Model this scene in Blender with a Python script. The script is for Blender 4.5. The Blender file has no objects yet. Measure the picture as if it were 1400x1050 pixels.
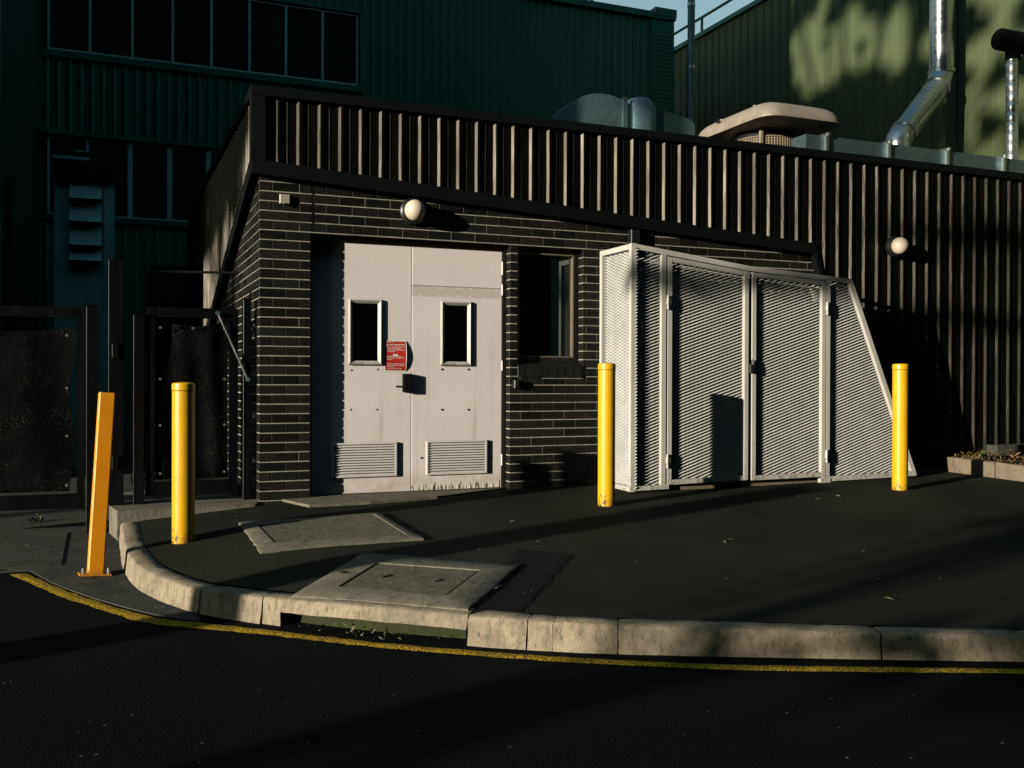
import bpy, bmesh, math, random
from mathutils import Vector, Matrix
from mathutils.geometry import tessellate_polygon
random.seed(7)
SC = bpy.context.scene
COL = SC.collection
R_ = math.radians

# ------------------------------------------------------------------ camera model (also used to measure points on known planes)
FPX = 1345.0
YAW, ROLL = R_(22.5), R_(0.2)
PITCH = math.atan((519 - 525) / FPX)
CAM = Vector((-1.264, -8.896, 1.068))
_d0 = Vector((math.sin(YAW), math.cos(YAW), 0)); _r0 = Vector((math.cos(YAW), -math.sin(YAW), 0)); _u0 = Vector((0, 0, 1))
CD = _d0 * math.cos(PITCH) + _u0 * math.sin(PITCH)
_u1 = _u0 * math.cos(PITCH) - _d0 * math.sin(PITCH)
CR = _r0 * math.cos(ROLL) + _u1 * math.sin(ROLL)
CU = _u1 * math.cos(ROLL) - _r0 * math.sin(ROLL)
def ray(px, py): return CD * FPX + CR * (px - 700) - CU * (py - 525)
def onY(px, py, y): v = ray(px, py); return CAM + v * ((y - CAM.y) / v.y)
def onX(px, py, x): v = ray(px, py); return CAM + v * ((x - CAM.x) / v.x)
def G(x, y): return -.02 + .008 * x + .03 * y - .035 * (math.sqrt(x*x + .03) - x)          # footpath height
def PU(x, y): return -.004 + .005*math.sin(x*1.7+y*.9)*math.sin(y*1.3-x*.4)
def RD(x, y): return -.30 + .008 * x                                       # road height
def onF(px, py, f=G):
    v = ray(px, py); lo, hi = .5 / v.length, 60 / v.length
    for _ in range(60):
        m = (lo + hi) / 2; p = CAM + v * m
        if p.z > f(p.x, p.y): lo = m
        else: hi = m
    return CAM + v * lo

SUN = Vector((1.89, .66, -.347)).normalized()                              # direction the sunlight travels
def uw(u, w, t):                                                           # a point on the sun ray with lateral u, height w, t metres upstream
    return Vector((.33 * u - .944 * t, -.944 * u - .33 * t, w + .1733 * t))

# ------------------------------------------------------------------ mesh builder
class MB:
    def __init__(s): s.v = []; s.f = []
    def add(s, vs, fs):
        n = len(s.v); s.v += [Vector(v) for v in vs]; s.f += [tuple(i + n for i in f) for f in fs]
    def box(s, x0, x1, y0, y1, z0, z1):
        s.add([(x0,y0,z0),(x1,y0,z0),(x1,y1,z0),(x0,y1,z0),(x0,y0,z1),(x1,y0,z1),(x1,y1,z1),(x0,y1,z1)],
              [(0,3,2,1),(4,5,6,7),(0,1,5,4),(1,2,6,5),(2,3,7,6),(3,0,4,7)])
    def cbox(s, x0, x1, y0, y1, z0, z1, c):                                # box with chamfered front (-y) edges
        s.add([(x0,y0+c,z0),(x1,y0+c,z0),(x1,y0+c,z1),(x0,y0+c,z1),
               (x0+c,y0,z0+c),(x1-c,y0,z0+c),(x1-c,y0,z1-c),(x0+c,y0,z1-c),
               (x0,y1,z0),(x1,y1,z0),(x1,y1,z1),(x0,y1,z1)],
              [(4,5,6,7),(0,1,5,4),(1,2,6,5),(2,3,7,6),(3,0,4,7),(0,8,9,1),(1,9,10,2),(2,10,11,3),(3,11,8,0),(8,11,10,9)])
    def bar(s, a, b, w, h=None, up=(0,0,1), ext=0):
        a, b = Vector(a), Vector(b); h = h or w
        d = (b - a).normalized(); a = a - d*ext; b = b + d*ext
        up = Vector(up)
        if abs(d.dot(up)) > .98: up = Vector((0,1,0))
        r = d.cross(up).normalized(); u = r.cross(d)
        c = [r*(-w/2)+u*(-h/2), r*(w/2)+u*(-h/2), r*(w/2)+u*(h/2), r*(-w/2)+u*(h/2)]
        s.add([a+k for k in c]+[b+k for k in c], [(3,2,1,0),(4,5,6,7),(0,1,5,4),(1,2,6,5),(2,3,7,6),(3,0,4,7)])
    def tube(s, pts, r, n=12, cap=True):
        pts = [Vector(p) for p in pts]; base = len(s.v); rs = r if isinstance(r, (list, tuple)) else [r]*len(pts)
        ref = Vector((0.31, .95, 0.05)).normalized()
        for i, p in enumerate(pts):
            d = (pts[min(i+1, len(pts)-1)] - pts[max(i-1, 0)]).normalized()
            a = d.cross(ref if abs(d.dot(ref)) < .95 else Vector((1,0,0))).normalized(); b = d.cross(a)
            for k in range(n):
                t = 2*math.pi*k/n; s.v.append(p + (a*math.cos(t) + b*math.sin(t))*rs[i])
        for i in range(len(pts)-1):
            for k in range(n):
                s.f.append((base+i*n+k, base+i*n+(k+1)%n, base+(i+1)*n+(k+1)%n, base+(i+1)*n+k))
        if cap:
            s.f.append(tuple(base+k for k in range(n))[::-1]); s.f.append(tuple(base+(len(pts)-1)*n+k for k in range(n)))
    def lathe(s, c, prof, n=32):                                           # prof: (r, z) from the bottom up, around vertical axis at c
        s.tube_rings([[Vector((c[0]+r*math.cos(2*math.pi*k/n), c[1]+r*math.sin(2*math.pi*k/n), c[2]+z)) for k in range(n)] for r, z in prof])
    def tube_rings(s, rings, cap=True):
        base = len(s.v); n = len(rings[0])
        for rg in rings: s.v += [Vector(p) for p in rg]
        for i in range(len(rings)-1):
            for k in range(n):
                s.f.append((base+i*n+k, base+i*n+(k+1)%n, base+(i+1)*n+(k+1)%n, base+(i+1)*n+k))
        if cap:
            s.f.append(tuple(base+k for k in range(n))[::-1]); s.f.append(tuple(base+(len(rings)-1)*n+k for k in range(n)))
    def sphere(s, c, r, n=28, m=16, sc=(1,1,1)):
        c = Vector(c); rings = []
        for i in range(1, m):
            t = math.pi*i/m - math.pi/2
            rings.append([c + Vector((math.cos(t)*math.cos(2*math.pi*k/n)*sc[0], math.cos(t)*math.sin(2*math.pi*k/n)*sc[1], math.sin(t)*sc[2]))*r for k in range(n)])
        s.tube_rings(rings)
    def prism(s, poly, off):                                               # closed polygon (3D, planar) extruded by off
        poly = [Vector(p) for p in poly]; off = Vector(off); n = len(poly)
        tris = tessellate_polygon([poly])
        fs = [tuple(t) for t in tris] + [tuple(i+n for i in reversed(t)) for t in tris]
        fs += [(i, (i+1)%n, (i+1)%n+n, i+n) for i in range(n)]
        s.add(poly + [p+off for p in poly], fs)
    def ring_frame(s, x0, x1, z0, z1, prof, y):                            # mitred rectangular moulding: prof = (inset, y offset)
        rg = []
        for k, dy in prof:
            rg.append([(x0+k,y+dy,z0+k),(x1-k,y+dy,z0+k),(x1-k,y+dy,z1-k),(x0+k,y+dy,z1-k)])
        s.tube_rings(rg, cap=False)
    def build(s, name, mat, parent=None, loc=None, smooth=False, auto=None, normals=True):
        o_loc = Vector(loc) if loc is not None else (base_of(parent) if parent else Vector((0,0,0)))
        me = bpy.data.meshes.new(name)
        me.from_pydata([tuple(v - o_loc) for v in s.v], [], s.f); me.update()
        if normals:
            bm = bmesh.new(); bm.from_mesh(me); bmesh.ops.recalc_face_normals(bm, faces=bm.faces[:]); bm.to_mesh(me); bm.free()
        me.materials.append(mat)
        if smooth: me.shade_smooth()
        o = bpy.data.objects.new(name, me); COL.objects.link(o)
        if auto is not None:
            me.shade_smooth(); me.set_sharp_from_angle(angle=R_(auto))
        if parent: o.parent = parent; o.location = o_loc - base_of(parent)
        else: o.location = o_loc
        return o
def base_of(o):
    v = Vector(o.location)
    while o.parent: o = o.parent; v += Vector(o.location)
    return v
def tag(o, label=None, cat=None, group=None, kind=None):
    for k, v in (('label',label),('category',cat),('group',group),('kind',kind)):
        if v: o[k] = v
    return o
def thing(name, loc, label, cat, group=None):
    o = bpy.data.objects.new(name, None); o.empty_display_size = .2; COL.objects.link(o); o.location = loc
    return tag(o, label, cat, group)
def struct(mb, name, mat, **k): return tag(mb.build(name, mat, **k), kind='structure')

# ------------------------------------------------------------------ materials
class NT:
    def __init__(s, name):
        s.m = bpy.data.materials.new(name); s.m.use_nodes = True; s.t = s.m.node_tree; s.b = s.t.nodes['Principled BSDF']
        s.co = s.t.nodes.new('ShaderNodeTexCoord').outputs['Object']
    def n(s, t, **k):
        nd = s.t.nodes.new(t)
        for a, v in k.items(): setattr(nd, a, v)
        return nd
    def set(s, sock, v):
        if hasattr(v, 'is_linked') or hasattr(v, 'links'): s.t.links.new(v, sock)
        else: sock.default_value = v
    def noise(s, scale, detail=4, rough=.6, vec=None, stretch=None):
        nd = s.n('ShaderNodeTexNoise'); nd.inputs['Scale'].default_value = scale; nd.inputs['Detail'].default_value = detail; nd.inputs['Roughness'].default_value = rough
        v = vec or s.co
        if stretch:
            mp = s.n('ShaderNodeMapping'); mp.inputs['Scale'].default_value = stretch; s.t.links.new(v, mp.inputs[0]); v = mp.outputs[0]
        s.t.links.new(v, nd.inputs['Vector']); return nd.outputs['Fac']
    def voro(s, scale, feature='F1', out='Distance', rand=1):
        nd = s.n('ShaderNodeTexVoronoi', feature=feature); nd.inputs['Scale'].default_value = scale; nd.inputs['Randomness'].default_value = rand
        s.t.links.new(s.co, nd.inputs['Vector']); return nd.outputs[out]
    def ramp(s, fac, a, b, lo=0., hi=1.):
        nd = s.n('ShaderNodeMapRange'); nd.inputs[1].default_value = a; nd.inputs[2].default_value = b; nd.inputs[3].default_value = lo; nd.inputs[4].default_value = hi
        s.t.links.new(fac, nd.inputs[0]); return nd.outputs[0]
    def math(s, op, a, b=0.):
        nd = s.n('ShaderNodeMath', operation=op); s.set(nd.inputs[0], a); s.set(nd.inputs[1], b); return nd.outputs[0]
    def mix(s, fac, a, b, mode='MIX'):
        nd = s.n('ShaderNodeMix', data_type='RGBA', blend_type=mode)
        s.set(nd.inputs[0], fac)
        for i, c in ((6, a), (7, b)):
            if isinstance(c, tuple): c = c + (1,) if len(c) == 3 else c
            s.set(nd.inputs[i], c)
        return nd.outputs[2]
    def bump(s, h, strength=.3, dist=.01):
        nd = s.n('ShaderNodeBump'); nd.inputs['Strength'].default_value = strength; nd.inputs['Distance'].default_value = dist
        s.t.links.new(h, nd.inputs['Height']); s.t.links.new(nd.outputs[0], s.b.inputs['Normal'])
    def sep(s):
        nd = s.n('ShaderNodeSeparateXYZ'); s.t.links.new(s.co, nd.inputs[0]); return nd.outputs
    def out(s, col, rough=.6, metal=0., spec=.5):
        if isinstance(col, tuple): col = col + (1,)
        s.set(s.b.inputs['Base Color'], col); s.set(s.b.inputs['Roughness'], rough); s.set(s.b.inputs['Metallic'], metal)
        s.b.inputs['Specular IOR Level'].default_value = spec
        return s.m

def plain(name, c, rough=.5, metal=0., spec=.5, var=.25, scale=6., bump=0., bscale=60., c2=None):
    m = NT(name); f = m.ramp(m.noise(scale, 5), .3, .7)
    c2 = c2 or tuple(x*(1-var) for x in c)
    col = m.mix(f, c, c2)
    r = m.ramp(m.noise(scale*2.3, 3), .3, .7, max(.02, rough-.08), rough+.08)
    if bump: m.bump(m.noise(bscale, 4), bump, .01)
    return m.out(col, r, metal, spec)

def asphalt(name, base, warm, grit=.1, big=1.0, spec=.2):
    m = NT(name)
    f = m.ramp(m.noise(.9*big, 6), .35, .7); col = m.mix(f, base, warm)
    f2 = m.ramp(m.noise(55, 3), .3, .75); col = m.mix(m.math('MULTIPLY', f2, .7), col, tuple(x*.35 for x in base))
    vc = m.voro(38, out='Color'); sp = m.n('ShaderNodeSeparateColor'); m.t.links.new(vc, sp.inputs[0])
    vd = m.voro(38)
    chip = m.math('MULTIPLY', m.ramp(sp.outputs[0], .988, .995), m.ramp(vd, .26, .16))
    col = m.mix(m.math('MULTIPLY', chip, grit), col, (.5, .48, .42))
    h = m.math('ADD', m.math('MULTIPLY', m.noise(90, 4), .7), m.math('MULTIPLY', m.voro(120), .6))
    m.bump(h, .55, .006)
    return m.out(col, .9, 0, spec)

M = {}
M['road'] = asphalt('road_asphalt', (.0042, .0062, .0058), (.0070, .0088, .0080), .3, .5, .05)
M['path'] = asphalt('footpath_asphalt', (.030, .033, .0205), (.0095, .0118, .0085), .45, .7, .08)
M['patch'] = asphalt('patch_asphalt', (.008, .0095, .0085), (.012, .013, .011), .8, 1.2, .08)

def concrete(name, a, b, stain, sc=5.):
    m = NT(name)
    col = m.mix(m.ramp(m.noise(sc, 7, .65), .3, .7), a, b)
    col = m.mix(m.math('MULTIPLY', m.ramp(m.noise(sc*2.7, 6, .7), .52, .68), .8), col, stain)
    sp = m.ramp(m.noise(150, 2), .62, .72); col = m.mix(m.math('MULTIPLY', sp, .5), col, tuple(x*.3 for x in a))
    m.bump(m.math('ADD', m.noise(70, 5, .7), m.math('MULTIPLY', m.noise(14, 4), 1.2)), .45, .012)
    return m.out(col, .9, 0, .2)
def kerb_mat():
    m = NT('kerb_concrete')
    col = m.mix(m.ramp(m.noise(5, 7, .7), .32, .68), (.39, .32, .215), (.25, .21, .145))
    col = m.mix(m.math('MULTIPLY', m.ramp(m.noise(14, 6, .75, stretch=(1,1,.35)), .46, .64), .85), col, (.155, .14, .085))
    col = m.mix(m.math('MULTIPLY', m.ramp(m.noise(38, 5, .8, stretch=(1,1,.5)), .54, .66), .8), col, (.085, .075, .045))
    col = m.mix(m.ramp(m.noise(2.2, 4), .56, .68), col, m.mix(m.ramp(m.noise(26, 4), .4, .6), (.13, .125, .08), (.24, .21, .14)))
    col = m.mix(m.math('MULTIPLY', m.ramp(m.noise(120, 3, .6), .60, .70), .7), col, (.06, .055, .04))
    m.bump(m.math('ADD', m.math('MULTIPLY', m.noise(110, 5, .8), 1.0), m.math('MULTIPLY', m.noise(24, 5, .7), .7)), .7, .010)
    return m.out(col, .92, 0, .15)
M['kerb'] = kerb_mat()
M['slab'] = concrete('slab_concrete', (.205, .18, .13), (.12, .112, .08), (.05, .05, .036), 5.)
M['lid'] = concrete('lid_concrete', (.175, .155, .11), (.095, .09, .065), (.04, .04, .03), 8.)
M['ramp'] = concrete('ramp_concrete', (.066, .065, .050), (.036, .038, .030), (.018, .020, .016), 3.)
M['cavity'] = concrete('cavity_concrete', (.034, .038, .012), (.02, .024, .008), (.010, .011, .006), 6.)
M['planter'] = concrete('planter_concrete', (.20, .155, .10), (.14, .115, .08), (.075, .065, .045), 7.)

def brick_mat():
    m = NT('dark_brick'); g = m.n('ShaderNodeNewGeometry').outputs['Random Per Island']
    col = m.mix(g, (.0030, .0036, .0030), (.0095, .0090, .0070))
    col = m.mix(m.math('MULTIPLY', m.ramp(m.noise(22, 5), .5, .75), .6), col, (.020, .018, .0135))
    m.bump(m.noise(120, 4), .25, .004)
    return m.out(col, m.math('ADD', m.math('MULTIPLY', g, .25), .48), 0, .18)
M['brick'] = brick_mat()
def mortar_mat():
    m = NT('mortar'); col = m.mix(m.ramp(m.noise(9, 6), .3, .7), (.42, .38, .305), (.24, .22, .18))
    col = m.mix(m.ramp(m.noise(3.1, 5), .55, .75), col, (.15, .14, .11))
    return m.out(col, .95, 0, .1)
M['mortar'] = mortar_mat()

def clad_mat(name, c, rough=.36, spec=.55, sc=2., tint=None):
    m = NT(name); col = m.mix(m.ramp(m.noise(sc, 5, stretch=None), .3, .75), c, tuple(x*.7 for x in c))
    st = m.noise(5, 4, stretch=(3, 3, .25)); r = m.ramp(st, .3, .7, rough-.05, rough+.09)
    if tint:
        m.b.inputs['Specular Tint'].default_value = tint + (1,); m.bump(m.noise(1.3, 3, .6, stretch=(4, 4, .8)), .35, .03)
    return m.out(col, r, 0, spec)
M['clad'] = clad_mat('brown_black_cladding', (.0024, .0027, .0022), .38, .24, 2., (1, .90, .74))
M['trim'] = clad_mat('dark_trim', (.0026, .0042, .0042), .6, .12)
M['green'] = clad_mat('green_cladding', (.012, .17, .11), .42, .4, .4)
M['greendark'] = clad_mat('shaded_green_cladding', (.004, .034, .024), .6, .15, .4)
M['olive'] = clad_mat('olive_green_cladding', (.080, .104, .044), .55, .25, .5)
M['blackpaint'] = clad_mat('black_gate_paint', (.0016, .0022, .0026), .36, .28)
M['frame_dark'] = clad_mat('dark_frame', (.010, .010, .010), .4, .4)
M['alu'] = plain('grey_green_frame', (.42, .78, .66), .45, .05)
M['winframe'] = plain('window_frame_tan', (.20, .17, .12), .42, .35)
M['galv'] = plain('galvanised_steel', (.46, .50, .49), .30, .92, var=.18, scale=3)
M['galvdull'] = plain('weathered_shade_tinted_steel', (.15, .24, .25), .5, .75, var=.35, scale=7)  # teal tint puts the fan housing's bluish shade into the colour
M['galvduct'] = plain('blue_grey_galvanised_duct', (.115, .17, .18), .5, .8, var=.25, scale=6)  # blue base colour paints in the sky reflected by the metal
M['flatblack'] = plain('flat_black', (.004, .0045, .0045), .85, 0, .08)  # flat black; the flue cowl's shade is put into this colour
M['vent'] = plain('cream_vent_paint', (.29, .245, .185), .55, 0, var=.35, scale=5, bump=.15)
M['ventmesh'] = plain('vent_mesh', (.42, .34, .22), .6, .2)
M['black'] = plain('black_plastic', (.008, .009, .009), .4)
M['lampbase'] = plain('lamp_base', (.012, .012, .012), .45)
M['globe'] = plain('opal_globe', (.62, .53, .40), .42, 0, var=.12, scale=7)
M['sensor'] = plain('sensor_plastic', (.36, .33, .26), .5, 0, var=.15)
M['roof'] = plain('roof_sheet', (.03, .03, .03), .7)
M['soil'] = plain('soil', (.045, .034, .022), .95, 0, .1, scale=30, bump=.6)
M['bluegrey'] = plain('blue_grey_paint', (.34, .74, .62), .5, 0, .35, var=.2, scale=3)
M['opposite'] = plain('dark_wall', (.025, .028, .026), .9, 0, .1)
M['bark'] = plain('bark', (.05, .04, .03), .95, 0, .1, bump=.5)
M['white_line'] = plain('seam', (.12, .12, .105), .9)
M['signwhite'] = plain('sign_white', (.75, .70, .64), .5, var=.05)
M['bolt'] = plain('zinc_bolt', (.45, .43, .38), .35, .8)
M['hinge'] = plain('white_hinge', (.72, .69, .62), .45)

def glass_mat(name, tint=(.004, .006, .007), rough=.03):
    m = NT(name); m.b.inputs['IOR'].default_value = 2.0; return m.out(tint, rough, 0, .5)
M['glass'] = glass_mat('dark_glass', (.002, .007, .0065))  # teal base colour stands in for sky reflected in the window
M['doorglass'] = glass_mat('door_glass', (.0006, .0012, .0012), .05)
M['glass2'] = glass_mat('dark_facade_glass', (.006, .022, .022), .12)

def leaf_mat(name, a, b):
    m = NT(name); g = m.n('ShaderNodeNewGeometry').outputs['Random Per Island']
    return m.out(m.mix(g, a, b), .6, 0, .3)
M['leaf'] = leaf_mat('leaves', (.025, .05, .015), (.06, .085, .03))
M['litter'] = leaf_mat('fallen_leaves', (.07, .045, .018), (.34, .20, .08))
M['litterpale'] = leaf_mat('pale_leaves', (.30, .26, .16), (.12, .12, .05))

def door_mat(name, band=None, peel_lo=.0, peel_amt=.09):
    m = NT(name); x, y, z = m.sep()
    col = m.mix(m.ramp(m.noise(1.7, 5), .3, .7), (.73, .68, .64), (.64, .60, .565))
    st = m.noise(9, 5, .7, stretch=(1, 1, .05))
    low = m.ramp(z, 1.7, .5)
    col = m.mix(m.math('MULTIPLY', m.math('MULTIPLY', m.ramp(st, .53, .75), low), .55), col, (.40, .335, .26))
    sc = m.noise(7, 6, .75, stretch=(.35, 1, 5.))
    col = m.mix(m.math('MULTIPLY', m.ramp(sc, .66, .73), .5), col, (.30, .28, .24))
    sm = m.noise(3.3, 6, .75, stretch=(1, 1, .6)); col = m.mix(m.math('MULTIPLY', m.ramp(sm, .56, .72), .35), col, (.47, .43, .39))
    # rubbed dirt towards the bottom and peeled paint at the very bottom edge
    d = m.noise(6, 6, .7)
    col = m.mix(m.math('MULTIPLY', m.math('MULTIPLY', m.ramp(z, .30, .02), m.ramp(d, .35, .65)), .7), col, (.43, .34, .22))
    if peel_lo:
        tooth = m.noise(42, 2, .5, stretch=(1, .01, .02))
        edge = m.math('SUBTRACT', m.math('MULTIPLY', m.ramp(tooth, .33, .68), peel_amt), z)
        pl = m.ramp(edge, -.002, .002)
        col = m.mix(pl, col, m.mix(m.ramp(m.noise(60, 2, stretch=(1, .01, .1)), .45, .55), (.80, .75, .66), (.05, .05, .04)))
    if band:
        w = m.math('MULTIPLY', m.math('MULTIPLY', m.ramp(z, band[0]-.004, band[0]+.004), m.ramp(z, band[1]+.004, band[1]-.004)), .75)
        col = m.mix(w, col, (.47, .43, .375))
        e1 = m.math('ADD', m.math('MULTIPLY', m.ramp(z, band[0]-.002, band[0]+.010), m.ramp(z, band[0]+.028, band[0]+.016)),
                    m.math('MULTIPLY', m.ramp(z, band[1]-.028, band[1]-.016), m.ramp(z, band[1]+.002, band[1]-.010)))
        e1 = m.math('MULTIPLY', e1, m.ramp(m.noise(9, 5, .8, stretch=(1, 1, .2)), .50, .60))
        col = m.mix(e1, col, (.80, .74, .66))
        e2 = m.math('MULTIPLY', m.math('MULTIPLY', m.ramp(z, band[1]-.012, band[1]-.006), m.ramp(z, band[1]+.004, band[1]-.001)), .8)
        col = m.mix(e2, col, (.22, .20, .17))
    m.bump(m.noise(3, 3), .08, .02)
    return m.out(col, .5, 0, .3)

def paint_mat(name, c, c2, chip, zlo=.25, rough=.35):
    m = NT(name); x, y, z = m.sep()
    col = m.mix(m.ramp(m.noise(5, 5), .3, .7), c, c2)
    n1 = m.noise(28, 5, .75)
    thr = m.math('ADD', n1, m.ramp(z, zlo, .0, -.13, .105))
    col = m.mix(m.ramp(thr, .60, .63), col, chip)
    sc = m.math('MULTIPLY', m.ramp(m.noise(16, 5, .8, stretch=(1, 1, .12)), .60, .68), .45)
    col = m.mix(m.math('MULTIPLY', sc, m.ramp(z, 1.0, .2, .3, 1.)), col, tuple(x*.45 for x in c))
    col = m.mix(m.ramp(m.noise(55, 3, .8), .70, .73), col, chip)
    dirt = m.math('MULTIPLY', m.ramp(z, .06, .0), .55)
    col = m.mix(m.math('MULTIPLY', dirt, m.ramp(m.noise(12, 4), .3, .7)), col, (.16, .10, .03))
    return m.out(col, m.ramp(m.noise(9, 3), .3, .7, rough-.05, rough+.12), 0, .5)
M['yellow'] = paint_mat('yellow_paint', (.66, .37, .006), (.60, .32, .006), (.07, .045, .015))
M['orange'] = paint_mat('orange_yellow_paint', (.80, .285, .002), (.74, .255, .002), (.72, .25, .004), .02, .45)

M['weld'] = plain('dark_weld', (.16, .09, .01), .7, 0, .2, var=.8, scale=60)
def cage_mat():
    m = NT('pale_grey_steel_paint'); x, y, z = m.sep()
    col = m.mix(m.ramp(m.noise(3, 5), .3, .7), (.50, .48, .42), (.42, .41, .365))
    d = m.math('MULTIPLY', m.ramp(z, .22, .0), m.ramp(m.noise(24, 6, .75), .46, .6))
    col = m.mix(m.math('MULTIPLY', d, .75), col, (.13, .115, .08))
    col = m.mix(m.math('MULTIPLY', m.ramp(m.noise(16, 6, .75), .63, .7), .55), col, (.24, .22, .18))
    return m.out(col, .45, 0, .4)
M['cage'] = cage_mat()
M['louvre'] = plain('pale_louvre_paint', (.62, .60, .55), .5, 0, .3, var=.15)
M['cagemesh'] = plain('pale_grey_expanded_metal', (.50, .50, .455), .5, 0, .35, var=.25, scale=9)

def line_mat():
    m = NT('worn_yellow_line')
    f = m.ramp(m.noise(85, 4, .8), .44, .52); g = m.ramp(m.noise(3, 4), .25, .55)
    f = m.math('MULTIPLY', f, m.ramp(g, 0, 1, .55, 1))
    col = m.mix(f, (.022, .020, .006), (.92, .60, .022))
    m.bump(m.math('ADD', m.noise(85, 4, .8), m.voro(120)), 1., .02)
    return m.out(col, .85, 0, .2)
M['line'] = line_mat()
def cloth_mat():
    m = NT('black_shade_cloth')
    f = m.ramp(m.noise(130, 2), .64, .70); g = m.ramp(m.noise(3.5, 5), .45, .7)
    col = m.mix(m.math('MULTIPLY', f, g), (.0012, .0018, .0016), (.22, .2, .15))
    m.bump(m.noise(7, 5), .5, .03)
    return m.out(col, .8, 0, .06)
M['cloth'] = cloth_mat()
def sign_mat():
    m = NT('red_sign'); col = m.mix(m.ramp(m.noise(6, 4), .35, .7), (.42, .028, .018), (.30, .02, .012))
    return m.out(col, .4, 0, .4)
M['sign'] = sign_mat()

# ------------------------------------------------------------------ world, sun, camera
w = bpy.data.worlds.new("World"); SC.world = w; w.use_nodes = True
sk = w.node_tree.nodes.new('ShaderNodeTexSky'); sk.sky_type = 'NISHITA'; sk.sun_disc = False
elev = math.asin(-SUN.z); az = math.atan2(-SUN.x, -SUN.y)
sk.sun_elevation = elev; sk.sun_rotation = az % (2*math.pi); sk.air_density = 2.0; sk.dust_density = 0; sk.ozone_density = 3.6
bg = w.node_tree.nodes['Background']; w.node_tree.links.new(sk.outputs[0], bg.inputs[0]); bg.inputs[1].default_value = .125
sl = bpy.data.lights.new('sun', 'SUN'); sl.energy = 5.0; sl.angle = R_(.5); sl.color = (1, .915, .785)
so = bpy.data.objects.new('sun', sl); COL.objects.link(so); so.rotation_euler = SUN.to_track_quat('-Z', 'Y').to_euler()
so.location = (-20, -8, 12)
cd = bpy.data.cameras.new('camera'); cd.sensor_width = 36; cd.lens = FPX*36/1400; cd.clip_end = 2000
co = bpy.data.objects.new('camera', cd); COL.objects.link(co)
co.matrix_world = Matrix(((CR.x, CU.x, -CD.x, CAM.x), (CR.y, CU.y, -CD.y, CAM.y), (CR.z, CU.z, -CD.z, CAM.z), (0,0,0,1)))
SC.camera = co
SC.view_settings.view_transform = 'Standard'; SC.view_settings.look = 'None'; SC.view_settings.gamma = 1; SC.view_settings.exposure = .6
SC.view_settings.use_curve_mapping = False
SC.cycles.diffuse_bounces = 0

# ------------------------------------------------------------------ ground
def catmull(pts, step=.07):
    out = []
    P = [Vector(p) for p in pts]
    for i in range(len(P)-1):
        p0 = P[max(i-1,0)]; p1 = P[i]; p2 = P[i+1]; p3 = P[min(i+2,len(P)-1)]
        n = max(1, int((p2-p1).length/step))
        for k in range(n):
            t = k/n
            out.append(.5*((2*p1)+(p2-p0)*t+(2*p0-5*p1+4*p2-p3)*t*t+(3*p1-p0-3*p2+p3)*t**3))
    out.append(P[-1]); return out
KF = catmull([(-1.139,-.21,0),(-1.132,-.70,0),(-1.122,-1.33,0),(-1.06,-1.95,0),(-.957,-2.37,0),(-.842,-2.68,0),(-.742,-2.88,0),(-.443,-3.27,0),
              (0,-3.745,0),(.463,-4.14,0),(.716,-4.335,0),(1.097,-4.58,0),(1.751,-4.925,0),(2.794,-5.45,0),(6,-7.02,0),(12,-9.9,0),(20,-13.6,0)])
def tangent(L, i): return (L[min(i+1,len(L)-1)] - L[max(i-1,0)]).normalized()
KW = .135
KB = []
for i, p in enumerate(KF):
    t = tangent(KF, i); KB.append(p + Vector((-t.y, t.x, 0))*KW)           # inner edge (towards the path)

# road: one large sheet
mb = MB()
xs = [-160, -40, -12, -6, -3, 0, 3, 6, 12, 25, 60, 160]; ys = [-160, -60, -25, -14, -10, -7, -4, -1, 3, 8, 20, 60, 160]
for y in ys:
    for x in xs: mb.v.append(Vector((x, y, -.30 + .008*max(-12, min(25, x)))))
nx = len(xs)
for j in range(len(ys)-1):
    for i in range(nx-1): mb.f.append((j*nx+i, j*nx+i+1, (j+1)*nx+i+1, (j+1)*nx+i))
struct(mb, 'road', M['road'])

# footpath: ruled sheet from the kerb to under the buildings
mb = MB(); rows = 12; n = len(KB)
for i, p in enumerate(KB):
    t = i/(n-1); q = Vector((max(p.x, -1.0) + (0 if p.x < 2 else (p.x-2)*.05), 3.0, 0))
    for j in range(rows+1):
        a = (j/rows)**1.3; c = p.lerp(q, a)
        mb.v.append(Vector((c.x, c.y, G(c.x, c.y) + PU(c.x, c.y))))
for i in range(n-1):
    for j in range(rows): mb.f.append((i*(rows+1)+j, (i+1)*(rows+1)+j, (i+1)*(rows+1)+j+1, i*(rows+1)+j+1))
struct(mb, 'footpath', M['path'])

# kerb: rounded profile swept along the line, split at its joints; the drain lintel is its own thing
def kprofile(p, t, lean=.028, top=None, zb=None):
    nrm = Vector((-t.y, t.x, 0)); g = G(p.x, p.y) if top is None else top; b = RD(p.x, p.y) - .03 if zb is None else zb
    pr = [(-lean, b), (-lean*.35, (g+b)/2), (-.001, g-.018), (.004, g-.007), (.014, g-.001), (.05, g+.001), (KW-.012, g+.003), (KW, g-.004), (KW, b)]
    return [Vector((p.x, p.y, 0)) + nrm*a + Vector((0, 0, z)) for a, z in pr]
rk = random.Random(3)
def sweep(mb, idx, shrink0=.005, shrink1=.005, wear=.0026, **k):
    rings = []
    for c, i in enumerate(idx):
        t = tangent(KF, i); p = KF[i].copy()
        if c == 0: p += t*shrink0
        if c == len(idx)-1: p -= t*shrink1
        rg = kprofile(p, t, **k)
        dz = (.004 if c in (0, len(idx)-1) else 0)
        rings.append([v + Vector((rk.uniform(-wear, wear), rk.uniform(-wear, wear), rk.uniform(-wear, wear) - dz)) for v in rg])
    mb.tube_rings(rings)
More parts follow.
